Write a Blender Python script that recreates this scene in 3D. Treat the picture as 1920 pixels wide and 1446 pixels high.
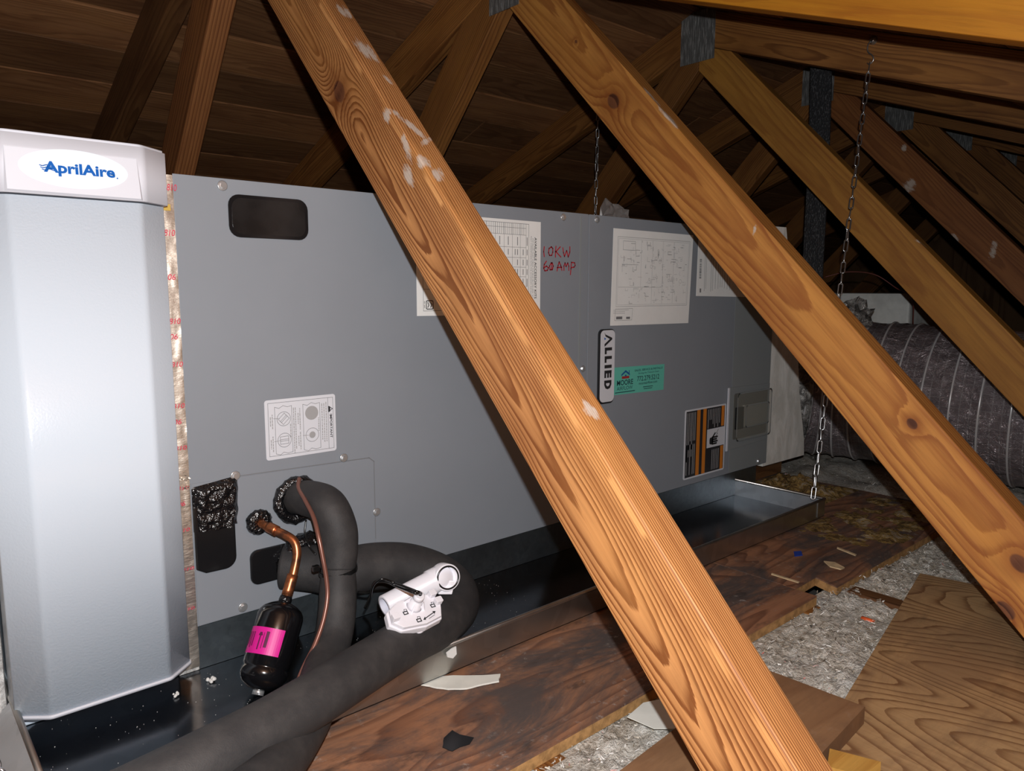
import bpy, bmesh, math, random
from mathutils import Vector, Matrix, noise as mnoise

for o in list(bpy.data.objects): bpy.data.objects.remove(o)
SC = bpy.context.scene
COL = SC.collection
RNG = random.Random(7)

# ------------------------------------------------------------------ camera
# X runs along the air handler's front, Y into the attic behind it, Z up (0 = underside of the handler)
F = 1390.0
CAM = Vector((-0.27688, -0.88942, 0.40581))
YAW, PIT, ROLL = 0.72137624, 0.12973867, 0.00155571
_f = Vector((math.sin(YAW)*math.cos(PIT), math.cos(YAW)*math.cos(PIT), -math.sin(PIT)))
_r0 = Vector((math.cos(YAW), -math.sin(YAW), 0)); _u0 = _r0.cross(_f)
CR = _r0*math.cos(ROLL)+_u0*math.sin(ROLL); CU = -_r0*math.sin(ROLL)+_u0*math.cos(ROLL); CF = _f
cd = bpy.data.cameras.new('camera'); cam = bpy.data.objects.new('camera', cd); COL.objects.link(cam)
cd.sensor_fit = 'HORIZONTAL'; cd.sensor_width = 36; cd.lens = F*36/1920; cd.clip_start = 0.02; cd.clip_end = 50
cam.matrix_world = Matrix(((CR.x, CU.x, -CF.x, CAM.x), (CR.y, CU.y, -CF.y, CAM.y), (CR.z, CU.z, -CF.z, CAM.z), (0, 0, 0, 1)))
SC.camera = cam

# ------------------------------------------------------------------ light
w = bpy.data.worlds.new('world'); SC.world = w; w.use_nodes = True
w.node_tree.nodes['Background'].inputs[0].default_value = (1.0, 0.80, 0.58, 1)
w.node_tree.nodes['Background'].inputs[1].default_value = 0.006
ld = bpy.data.lights.new('phone_flash', 'POINT'); ld.energy = 36; ld.color = (0.97, 0.985, 1.0); ld.shadow_soft_size = 0.005
fl = bpy.data.objects.new('phone_flash', ld); COL.objects.link(fl); fl.location = CAM + CR*0.011 + CU*0.046 - CF*0.004
SC.view_settings.view_transform = 'Standard'; SC.view_settings.look = 'None'
SC.view_settings.gamma = 1; SC.view_settings.exposure = 0.0; SC.view_settings.use_curve_mapping = False

def at(px, py, ax, val):
    d = CR*((px-960)/F) - CU*((py-723)/F) + CF
    return CAM + d*((val-CAM[ax])/d[ax])

# ------------------------------------------------------------------ node helpers
class NT:
    def __init__(s, name):
        s.m = bpy.data.materials.new(name); s.m.use_nodes = True; s.t = s.m.node_tree; s.n = s.t.nodes; s.l = s.t.links
        s.b = s.n['Principled BSDF']
    def put(s, sock, v):
        if isinstance(v, bpy.types.NodeSocket): s.l.new(v, sock)
        else:
            if hasattr(v, '__len__') and len(v) == 3 and sock.type == 'RGBA': v = (*v, 1)
            sock.default_value = v
    def math(s, op, a, b=0.0, c=0.0, clamp=False):
        n = s.n.new('ShaderNodeMath'); n.operation = op; n.use_clamp = clamp
        s.put(n.inputs[0], a); s.put(n.inputs[1], b); s.put(n.inputs[2], c); return n.outputs[0]
    def coord(s, which='Object'):
        return s.n.new('ShaderNodeTexCoord').outputs[which]
    def mapping(s, v, scale=(1, 1, 1), loc=(0, 0, 0), rot=(0, 0, 0)):
        n = s.n.new('ShaderNodeMapping'); s.put(n.inputs['Vector'], v); s.put(n.inputs['Scale'], scale); s.put(n.inputs['Location'], loc); s.put(n.inputs['Rotation'], rot); return n.outputs[0]
    def noise(s, v, scale=5, detail=3, rough=0.5, dist=0.0, out='Fac'):
        n = s.n.new('ShaderNodeTexNoise'); s.put(n.inputs['Vector'], v); n.inputs['Scale'].default_value = scale
        n.inputs['Detail'].default_value = detail; n.inputs['Roughness'].default_value = rough; n.inputs['Distortion'].default_value = dist
        return n.outputs[out]
    def voro(s, v, scale=5, feat='F1', out='Distance'):
        n = s.n.new('ShaderNodeTexVoronoi'); n.feature = feat; s.put(n.inputs['Vector'], v); n.inputs['Scale'].default_value = scale
        return n.outputs[out]
    def sep(s, v):
        n = s.n.new('ShaderNodeSeparateXYZ'); s.put(n.inputs[0], v); return n.outputs
    def comb(s, x, y, z):
        n = s.n.new('ShaderNodeCombineXYZ'); s.put(n.inputs[0], x); s.put(n.inputs[1], y); s.put(n.inputs[2], z); return n.outputs[0]
    def ramp(s, f, stops, interp='LINEAR'):
        n = s.n.new('ShaderNodeValToRGB'); s.put(n.inputs[0], f); cr = n.color_ramp; cr.interpolation = interp
        while len(cr.elements) > 1: cr.elements.remove(cr.elements[-1])
        cr.elements[0].position = stops[0][0]
        for k, (p, c) in enumerate(stops):
            e = cr.elements[0] if k == 0 else cr.elements.new(p)
            c = (c, c, c) if not hasattr(c, '__len__') else c
            e.color = (*c[:3], 1)
        return n.outputs[0]
    def mix(s, f, a, b, mode='MIX'):
        n = s.n.new('ShaderNodeMix'); n.data_type = 'RGBA'; n.blend_type = mode
        s.put(n.inputs[0], f); s.put(n.inputs[6], a); s.put(n.inputs[7], b); return n.outputs[2]
    def step(s, x, lo, hi):
        n = s.n.new('ShaderNodeMapRange'); n.interpolation_type = 'SMOOTHSTEP'; s.put(n.inputs[0], x)
        n.inputs[1].default_value = lo; n.inputs[2].default_value = hi; n.inputs[3].default_value = 0; n.inputs[4].default_value = 1
        return n.outputs[0]
    def bump(s, h, strength=0.3, dist=0.001):
        n = s.n.new('ShaderNodeBump'); n.inputs['Strength'].default_value = strength; n.inputs['Distance'].default_value = dist
        s.put(n.inputs['Height'], h); s.l.new(n.outputs[0], s.b.inputs['Normal'])
    def set(s, color=None, rough=None, metal=None, spec=None, **k):
        for nm, v in (('Base Color', color), ('Roughness', rough), ('Metallic', metal), ('Specular IOR Level', spec)):
            if v is not None: s.put(s.b.inputs[nm], v)
        for nm, v in k.items(): s.put(s.b.inputs[nm.replace('_', ' ')], v)
        return s.m

def plain(name, color, rough=0.5, metal=0.0, spec=0.5, bump=None, var=0.0, vscale=6):
    t = NT(name)
    c = color
    if var or bump: co = t.coord()
    if var:
        c = t.mix(t.step(t.noise(co, vscale, 4, 0.6), 0.3, 0.7), [x*(1-var) for x in color], [min(1, x*(1+var)) for x in color])
    if bump: t.bump(t.noise(co, bump[0], 3, 0.6), bump[1], bump[2])
    return t.set(c, rough, metal, spec)

def wood(name, light, dark, pith=(0.0, 0.03), spacing=0.003, tilt=0.02, warp=0.012, knots=(), smears=(), stain=0.35, rnd=False,
         rough=0.62, weather=None, contrast=1.0, strip=None):
    """local x runs along the grain, y across, z through the board; rings are shells round a slightly tilted pith"""
    t = NT(name); co = t.coord()
    off = None
    if rnd:
        oi = t.n.new('ShaderNodeObjectInfo').outputs['Random']
        co2 = t.n.new('ShaderNodeVectorMath'); co2.operation = 'ADD'; t.put(co2.inputs[0], co)
        t.put(co2.inputs[1], t.comb(t.math('MULTIPLY', oi, 13.0), 0.0, 0.0)); cw = co2.outputs[0]
    else: cw = co
    x, y, z = t.sep(co)
    n1 = t.noise(t.mapping(cw, (2.2, 9, 9)), 1.0, 2, 0.5, out='Color')
    nx, ny, nz = t.sep(n1)
    yy = t.math('SUBTRACT', y, pith[0]); yy = t.math('MULTIPLY_ADD', t.math('SUBTRACT', nx, 0.5), warp*2.2, yy)
    zz = t.math('SUBTRACT', z, pith[1]); zz = t.math('MULTIPLY_ADD', x, tilt, zz); zz = t.math('MULTIPLY_ADD', t.math('SUBTRACT', ny, 0.5), warp*2.2, zz)
    if rnd:
        yy = t.math('MULTIPLY_ADD', t.math('SUBTRACT', oi, 0.5), 0.08, yy)
        zz = t.math('MULTIPLY_ADD', t.math('FRACT', t.math('MULTIPLY', oi, 7.3)), 0.05, zz)
    r = t.math('SQRT', t.math('ADD', t.math('MULTIPLY', yy, yy), t.math('MULTIPLY', zz, zz)))
    kmask = None; khalo = None
    for (kx, ky, kr) in knots:
        dx = t.math('MULTIPLY', t.math('SUBTRACT', x, kx), 0.72); dy = t.math('SUBTRACT', y, ky)
        d = t.math('SQRT', t.math('ADD', t.math('MULTIPLY', dx, dx), t.math('MULTIPLY', dy, dy)))
        q = t.math('DIVIDE', d, kr*2.4)
        g = t.math('EXPONENT', t.math('MULTIPLY', t.math('MULTIPLY', q, q), -1.0))
        r = t.math('MULTIPLY_ADD', g, kr*1.3, r)
        mk = t.math('SUBTRACT', 1.0, t.step(d, kr*0.75, kr*1.02))
        hl = t.math('SUBTRACT', 1.0, t.step(d, kr*1.0, kr*2.6))
        kmask = mk if kmask is None else t.math('MAXIMUM', kmask, mk)
        khalo = hl if khalo is None else t.math('MAXIMUM', khalo, hl)
    fine = t.noise(t.mapping(cw, (14, 220, 220)), 1.0, 3, 0.6)
    med = t.noise(t.mapping(cw, (6, 30, 30)), 1.0, 2, 0.5)
    ph = t.math('MULTIPLY_ADD', t.math('SUBTRACT', med, 0.5), 0.5, t.math('DIVIDE', r, spacing))
    ph = t.math('MULTIPLY_ADD', t.math('SUBTRACT', fine, 0.5), 0.5, ph)
    fr = t.math('FRACT', ph)
    ring = t.ramp(fr, [(0, 0.0), (0.12, 0.08), (0.5, 0.30), (0.78, 0.95), (0.92, 1.0), (1.0, 0.0)])
    # uneven ring strength
    irr = t.noise(t.comb(t.math('MULTIPLY', t.math('FLOOR', ph), 0.37), 0.0, 0.0), 3.1, 0)
    ring = t.math('MULTIPLY', ring, t.math('MULTIPLY_ADD', irr, 0.9*contrast, 0.45*contrast), clamp=True)
    c = t.mix(ring, light, dark)
    c = t.mix(t.math('MULTIPLY', t.step(fine, 0.45, 0.75), 0.35), c, [k*0.55 for k in light])
    big = t.noise(t.mapping(cw, (3, 12, 12)), 1.0, 4, 0.6)
    c = t.mix(t.math('MULTIPLY', t.step(big, 0.42, 0.72), stain), c, [dark[0]*0.75, dark[1]*0.62, dark[2]*0.5])
    stk = t.noise(t.mapping(cw, (2.2, 70, 70), (5, 0, 0)), 1.0, 3, 0.6)
    c = t.mix(t.math('MULTIPLY', t.step(stk, 0.48, 0.68), 0.5), c, [dark[0]*0.95, dark[1]*0.85, dark[2]*0.8])
    warm = t.noise(t.mapping(cw, (4, 14, 14), (9, 1, 0)), 1.0, 3, 0.55)
    c = t.mix(t.math('MULTIPLY', t.step(warm, 0.45, 0.75), 0.35), c, [light[0]*1.12, light[1]*1.12, light[2]*0.9])
    if strip:      # pale splintered streak along an edge: (y centre, half width)
        sy = t.math('MULTIPLY_ADD', t.math('SUBTRACT', t.noise(t.mapping(cw, (7, 1, 1)), 1.0, 2), 0.5), 0.006, y)
        sm = t.math('SUBTRACT', 1.0, t.step(t.math('ABSOLUTE', t.math('SUBTRACT', sy, strip[0])), strip[1]*0.7, strip[1]))
        gate = t.step(t.noise(t.mapping(cw, (9, 0.1, 0.1), (3.3, 0, 0)), 1.0, 1), 0.47, 0.52)
        c = t.mix(t.math('MULTIPLY', sm, gate), c, (min(1, light[0]*1.12), light[1]*1.15, light[2]*1.15))
    if khalo is not None:
        c = t.mix(t.math('MULTIPLY', khalo, 0.45), c, [dark[0]*0.8, dark[1]*0.65, dark[2]*0.6])
        c = t.mix(kmask, c, t.mix(ring, (0.17, 0.062, 0.026), (0.06, 0.018, 0.008)))
    if weather:
        wn = t.step(t.noise(t.mapping(cw, (4, 7, 7)), 1.0, 5, 0.7), 0.45, 0.7)
        c = t.mix(t.math('MULTIPLY', wn, weather[3]), c, weather[:3])
    if smears:
        sn = t.noise(t.mapping(co, (32, 110, 110)), 1.0, 6, 0.78)
        tot = None
        for (sx, sy, rx, ry, an) in smears:
            dx = t.math('SUBTRACT', x, sx); dy = t.math('SUBTRACT', t.math('ADD', y, z), sy); ca, sa = math.cos(an), math.sin(an)
            ux = t.math('ADD', t.math('MULTIPLY', dx, ca/rx), t.math('MULTIPLY', dy, sa/rx))
            uy = t.math('ADD', t.math('MULTIPLY', dx, -sa/ry), t.math('MULTIPLY', dy, ca/ry))
            e = t.math('SUBTRACT', 1.0, t.math('ADD', t.math('MULTIPLY', ux, ux), t.math('MULTIPLY', uy, uy)))
            tot = e if tot is None else t.math('MAXIMUM', tot, e)
        sm = t.step(t.math('MULTIPLY_ADD', t.math('SUBTRACT', sn, 0.5), 5.0, tot), 0.1, 1.0)
        c = t.mix(t.math('MULTIPLY', sm, 0.85), c, (0.55, 0.47, 0.40))
    if rnd:
        hs = t.n.new('ShaderNodeHueSaturation'); t.put(hs.inputs['Color'], c)
        t.put(hs.inputs['Value'], t.math('MULTIPLY_ADD', t.math('FRACT', t.math('MULTIPLY', oi, 3.7)), 0.6, 0.7)); c = hs.outputs[0]
    t.bump(t.math('ADD', t.math('MULTIPLY', ring, 0.5), fine), 0.35, 0.0008)
    return t.set(c, rough, 0, 0.35)

def plywood(name, light, dark, lines=9, sc=(1.2, 5.5), swap=False, stain=None, stain_amt=0.5, dust=0.0, sharp=1.0, thin=False):
    t = NT(name); co = t.coord()
    m = t.mapping(co, (sc[1], sc[0], 1) if swap else (sc[0], sc[1], 1))
    h = t.noise(m, 1.0, 2, 0.42, 0.25)
    fine = t.noise(t.mapping(co, (160, 14, 20) if swap else (14, 160, 20)), 1.0, 3, 0.6)
    ph = t.math('MULTIPLY_ADD', t.math('SUBTRACT', fine, 0.5), 0.22, t.math('MULTIPLY', h, lines))
    fr = t.math('FRACT', ph)
    ring = t.ramp(fr, [(0, 0.0), (0.5, 0.08), (0.72, 0.35), (0.90, 1.0), (0.97, 1.0), (1.0, 0.0)] if thin else [(0, 0.0), (0.45, 0.12), (0.78, 0.75), (0.93, 1.0), (1.0, 0.0)])
    irr = t.noise(t.comb(t.math('MULTIPLY', t.math('FLOOR', ph), 0.37), 0.0, 0.0), 3.1, 0)
    ring = t.math('MULTIPLY', ring, t.math('MULTIPLY_ADD', irr, 1.0*sharp, 0.3*sharp), clamp=True)
    c = t.mix(ring, light, dark)
    c = t.mix(t.math('MULTIPLY', t.step(fine, 0.45, 0.8), 0.4), c, dark)
    if stain:
        b = t.noise(t.mapping(co, (4, 8, 3)), 1.0, 7, 0.72, 0.8)
        c = t.mix(t.math('MULTIPLY', t.step(b, 0.40, 0.62), stain_amt), c, stain)
        b2 = t.noise(t.mapping(co, (9, 22, 5), (4, 2, 0)), 1.0, 5, 0.7)
        c = t.mix(t.math('MULTIPLY', t.step(b2, 0.55, 0.72), 0.75*stain_amt), c, [k*0.35 for k in stain])
    if dust:
        d = t.noise(co, 75, 4, 0.75); d2 = t.noise(co, 7, 3, 0.6)
        c = t.mix(t.math('MULTIPLY', t.math('MULTIPLY', t.step(d, 0.56, 0.72), t.step(d2, 0.35, 0.7)), dust), c, (0.36, 0.33, 0.30))
    t.bump(t.math('ADD', t.math('MULTIPLY', ring, 0.4), fine), 0.4, 0.0008)
    return t.set(c, 0.7, 0, 0.3)

# ------------------------------------------------------------------ materials
MT = {}
MT['paint_grey'] = plain('grey_painted_steel', (0.238, 0.260, 0.290), 0.5, 0, 0.3, (900, 0.05, 0.0004), 0.03, 4)
MT['paint_grey_trim'] = plain('grey_painted_steel_edge', (0.245, 0.268, 0.275), 0.45, 0, 0.4)
t = NT('white_textured_steel'); co = t.coord(); t.bump(t.noise(co, 420, 2, 0.5), 0.22, 0.0006)
MT['white_steel'] = t.set((0.585, 0.662, 0.745), 0.20, 0, 0.42)
MT['cap_plastic'] = plain('pale_plastic', (0.625, 0.64, 0.70), 0.5, 0, 0.25)
MT['logo_white'] = plain('logo_white', (0.68, 0.755, 0.83), 0.6, 0, 0.2)
MT['logo_blue'] = plain('logo_blue', (0.006, 0.10, 0.40), 0.7, 0, 0.15)
MT['paper'] = plain('white_paper', (0.82, 0.82, 0.80), 0.7, 0, 0.3, None, 0.02, 30)
MT['label_white'] = plain('label_white', (0.66, 0.68, 0.73), 0.35)
MT['ink'] = plain('black_ink', (0.02, 0.02, 0.022), 0.6)
MT['ink_grey'] = plain('grey_ink', (0.17, 0.17, 0.175), 0.7)
MT['ink_soft'] = plain('soft_grey_ink', (0.34, 0.34, 0.345), 0.7)
MT['red_marker'] = plain('red_marker', (0.42, 0.018, 0.03), 0.5)
MT['red_print'] = plain('red_print', (0.62, 0.02, 0.07), 0.5)
MT['green_card'] = plain('green_card', (0.125, 0.50, 0.40), 0.5)
MT['card_ink'] = plain('card_ink', (0.012, 0.045, 0.06), 0.6)
MT['card_blue'] = plain('card_blue', (0.01, 0.10, 0.30), 0.6)
MT['card_red'] = plain('card_red', (0.35, 0.03, 0.03), 0.6)
MT['orange_label'] = plain('orange_label', (0.62, 0.20, 0.02), 0.5)
MT['black_label'] = plain('black_label', (0.022, 0.022, 0.025), 0.5)
MT['badge_edge'] = plain('badge_edge', (0.015, 0.016, 0.018), 0.4)
MT['badge_face'] = plain('badge_face', (0.66, 0.67, 0.71), 0.35)
MT['black_plastic'] = plain('black_plastic', (0.009, 0.009, 0.010), 0.2, 0, 0.45, None)
MT['window_dark'] = plain('dark_cover', (0.013, 0.012, 0.012), 0.24, 0, 0.4, None, 0.4, 14)
t = NT('black_tar_putty'); co = t.coord(); h = t.noise(co, 260, 2, 0.5); t.bump(h, 1.0, 0.0025)
MT['tar'] = t.set((0.005, 0.005, 0.006), 0.22, 0, 0.9)
t = NT('black_foam_insulation'); co = t.coord(); n1 = t.noise(co, 900, 3, 0.6); n2 = t.noise(co, 26, 4, 0.7)
t.bump(t.math('ADD', n1, t.math('MULTIPLY', n2, 1.5)), 0.35, 0.0008)
MT['foam'] = t.set(t.mix(t.step(n2, 0.35, 0.75), (0.030, 0.029, 0.030), (0.050, 0.047, 0.046)), 0.60, 0, 0.32)
t = NT('brazed_copper'); co = t.coord(); n = t.noise(co, 60, 4, 0.65)
MT['copper'] = t.set(t.mix(t.step(n, 0.42, 0.66), (0.55, 0.19, 0.075), (0.18, 0.085, 0.055)), 0.34, 0.85, 0.5)
MT['brown_tube'] = plain('brown_tubing', (0.20, 0.085, 0.062), 0.3, 0.3)
MT['drier_black'] = plain('gloss_black_enamel', (0.005, 0.005, 0.006), 0.16, 0, 0.6)
MT['magenta'] = plain('magenta_label', (0.66, 0.008, 0.27), 0.45)
MT['magenta_ink'] = plain('magenta_ink', (0.10, 0.005, 0.05), 0.6)
MT['pvc'] = plain('white_pvc', (0.76, 0.75, 0.80), 0.28, 0, 0.5)
MT['pvc_inner'] = plain('pvc_bore', (0.62, 0.62, 0.70), 0.4)
MT['screw'] = plain('zinc_screw', (0.60, 0.61, 0.62), 0.3, 0.75)
t = NT('zinc_chain'); MT['chain'] = t.set((0.68, 0.70, 0.72), 0.28, 0.95)
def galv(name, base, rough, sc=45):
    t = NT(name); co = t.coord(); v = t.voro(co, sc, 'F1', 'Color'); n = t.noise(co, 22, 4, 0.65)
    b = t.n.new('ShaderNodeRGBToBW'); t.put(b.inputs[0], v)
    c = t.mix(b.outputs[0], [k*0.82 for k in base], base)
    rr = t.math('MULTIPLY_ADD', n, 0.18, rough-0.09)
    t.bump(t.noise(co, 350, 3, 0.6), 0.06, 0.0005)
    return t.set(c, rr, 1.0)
MT['galv'] = galv('galvanised_sheet', (0.60, 0.60, 0.58), 0.34)
MT['pan_floor'] = galv('pan_floor_dark_reflection', (0.13, 0.142, 0.16), 0.19)  # same galvanised sheet; the dark it reflects is put into the base colour
MT['galv_dull'] = galv('dull_galvanised', (0.62, 0.63, 0.65), 0.46)
MT['rail'] = galv('galvanised_channel', (0.30, 0.36, 0.40), 0.42, 160)
t = NT('gusset_plate'); co = t.coord(); s1 = t.noise(t.mapping(co, (1, 320, 26)), 1.0, 3, 0.6)
MT['gusset'] = t.set(t.mix(t.step(s1, 0.45, 0.7), (0.16, 0.16, 0.155), (0.46, 0.46, 0.45)), 0.5, 0.4)
t = NT('foil_tape'); co = t.coord(); n = t.noise(t.mapping(co, (60, 60, 190)), 1.0, 4, 0.65); t.bump(n, 0.55, 0.0012)
MT['foil'] = t.set((0.80, 0.73, 0.64), 0.42, 1.0)
MT['tape_yellow'] = plain('yellow_board_edge', (0.55, 0.36, 0.06), 0.6)
t = NT('grey_mastic_duct_board'); co = t.coord(); n = t.noise(t.mapping(co, (26, 26, 9)), 1.0, 5, 0.7, 0.5); t.bump(n, 0.5, 0.003)
MT['mastic'] = t.set(t.mix(t.step(n, 0.35, 0.72), (0.72, 0.70, 0.64), (0.95, 0.93, 0.88)), 0.7)
MT['white_board'] = plain('white_duct_board', (0.74, 0.74, 0.70), 0.65, 0, 0.3, (60, 0.3, 0.003), 0.12, 18)
t = NT('return_duct_wrap'); co = t.coord(); n = t.noise(co, 70, 5, 0.75); t.bump(n, 0.9, 0.004)
MT['wrap'] = t.set(t.mix(t.step(n, 0.35, 0.7), (0.28, 0.27, 0.26), (0.72, 0.72, 0.70)), 0.75)
# flexible duct jacket: dark wine-grey film, glossy and wrinkled, with a scrim grid
t = NT('flex_duct_jacket'); uv = t.coord('UV'); co = t.coord(); u, v_, _ = t.sep(uv)
wr = t.noise(co, 34, 5, 0.7, 0.8); wr2 = t.noise(co, 9, 3, 0.6)
uu = t.math('MULTIPLY_ADD', t.math('SUBTRACT', wr2, 0.5), 0.25, t.math('MULTIPLY', u, 46.0)); vv = t.math('MULTIPLY_ADD', t.math('SUBTRACT', wr, 0.5), 0.3, t.math('MULTIPLY', v_, 60.0))
def linemask(x, wd): return t.math('SUBTRACT', 1.0, t.step(t.math('ABSOLUTE', t.math('SUBTRACT', t.math('FRACT', x), 0.5)), wd*0.5, wd))
grid = t.math('MAXIMUM', linemask(uu, 0.07), linemask(vv, 0.05))
diag = linemask(t.math('ADD', t.math('MULTIPLY', uu, 0.5), t.math('MULTIPLY', vv, 0.31)), 0.03)
c = t.mix(t.math('MULTIPLY', t.math('MAXIMUM', grid, t.math('MULTIPLY', diag, 0.6)), 0.5), t.mix(wr2, (0.17, 0.137, 0.145), (0.33, 0.275, 0.285)), (0.46, 0.43, 0.43))
t.bump(t.math('ADD', t.math('MULTIPLY', wr, 2.2), wr2), 0.8, 0.010)
MT['flex'] = t.set(c, 0.19, 0.35, 1.0)
MT['flex_wire'] = plain('jacket_over_wire', (0.62, 0.60, 0.60), 0.25, 0.2, 0.8)
t = NT('crumpled_foil'); co = t.coord(); n = t.noise(co, 38, 5, 0.7, 1.0); t.bump(n, 1.0, 0.012)
MT['crumple'] = t.set(t.mix(t.step(n, 0.4, 0.7), (0.16, 0.15, 0.14), (0.62, 0.60, 0.57)), 0.34, 0.6)
t = NT('woven_black_strap'); co = t.coord(); n = t.noise(t.mapping(co, (260, 260, 150)), 1.0, 2, 0.6); t.bump(n, 1.0, 0.002)
MT['strap'] = t.set(t.mix(t.step(n, 0.52, 0.72), (0.018, 0.018, 0.020), (0.09, 0.09, 0.095)), 0.55)
MT['white_scrap'] = plain('white_scrap', (0.70, 0.70, 0.64), 0.5, 0, 0.4, None, 0.08, 20)
MT['foam_blob'] = plain('foam_crumb', (0.68, 0.68, 0.66), 0.8)
MT['blue_tape'] = plain('blue_tape', (0.012, 0.05, 0.36), 0.5)
MT['orange_bit'] = plain('orange_plastic', (0.75, 0.12, 0.03), 0.4)
MT['splinter'] = plain('pale_splinter', (0.62, 0.47, 0.28), 0.7, 0, 0.3, None, 0.2, 60)
MT['felt'] = plain('roofing_felt', (0.02, 0.018, 0.016), 0.9)
MT['plaster'] = plain('ceiling_back', (0.10, 0.09, 0.08), 0.9)
MT['wire_red'] = plain('red_brown_wire', (0.13, 0.03, 0.022), 0.5)
MT['cable'] = plain('black_cable', (0.006, 0.006, 0.006), 0.25, 0, 0.6)
t = NT('clear_cover'); MT['clear'] = t.set((0.50, 0.50, 0.42), 0.12, 0, 0.5, Alpha=0.12)
MT['recess'] = plain('recess_grey', (0.13, 0.132, 0.12), 0.6)
MT['bezel'] = plain('breaker_bezel_grey', (0.25, 0.25, 0.225), 0.5)
t = NT('loose_fill'); co = t.coord(); n = t.noise(co, 55, 6, 0.75, 0.4); n2 = t.noise(co, 6, 3, 0.6); n3 = t.noise(co, 240, 3, 0.7)
c = t.ramp(n, [(0.25, (0.10, 0.08, 0.06)), (0.40, (0.40, 0.35, 0.28)), (0.55, (0.64, 0.60, 0.53)), (0.75, (0.82, 0.80, 0.76))])
c = t.mix(t.math('MULTIPLY', t.step(n2, 0.45, 0.7), 0.45), c, (0.56, 0.56, 0.55))
c = t.mix(t.math('MULTIPLY', t.step(n3, 0.62, 0.75), 0.5), c, (0.07, 0.055, 0.04))
t.bump(t.math('ADD', n, n3), 0.9, 0.006)
MT['fill'] = t.set(c, 0.95, 0, 0.1)
t = NT('fill_flake'); ri = t.n.new('ShaderNodeNewGeometry').outputs['Random Per Island']
MT['flake'] = t.set(t.ramp(ri, [(0.0, (0.05, 0.04, 0.03)), (0.10, (0.36, 0.30, 0.22)), (0.45, (0.58, 0.54, 0.47)), (0.75, (0.72, 0.70, 0.66)), (0.96, (0.82, 0.81, 0.78)), (1.0, (0.45, 0.12, 0.10))]), 0.95, 0, 0.1)
t = NT('yellow_glass_fibre'); co = t.coord(); n = t.noise(co, 40, 5, 0.75, 0.6)
t.bump(n, 1.0, 0.01); MT['fibre'] = t.set(t.ramp(n, [(0.28, (0.035, 0.022, 0.012)), (0.42, (0.13, 0.08, 0.035)), (0.52, (0.30, 0.19, 0.06)), (0.62, (0.34, 0.27, 0.19)), (0.8, (0.42, 0.24, 0.18))]), 0.95, 0, 0.1)
WL, WD = (0.56, 0.262, 0.092), (0.185, 0.060, 0.014)

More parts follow.
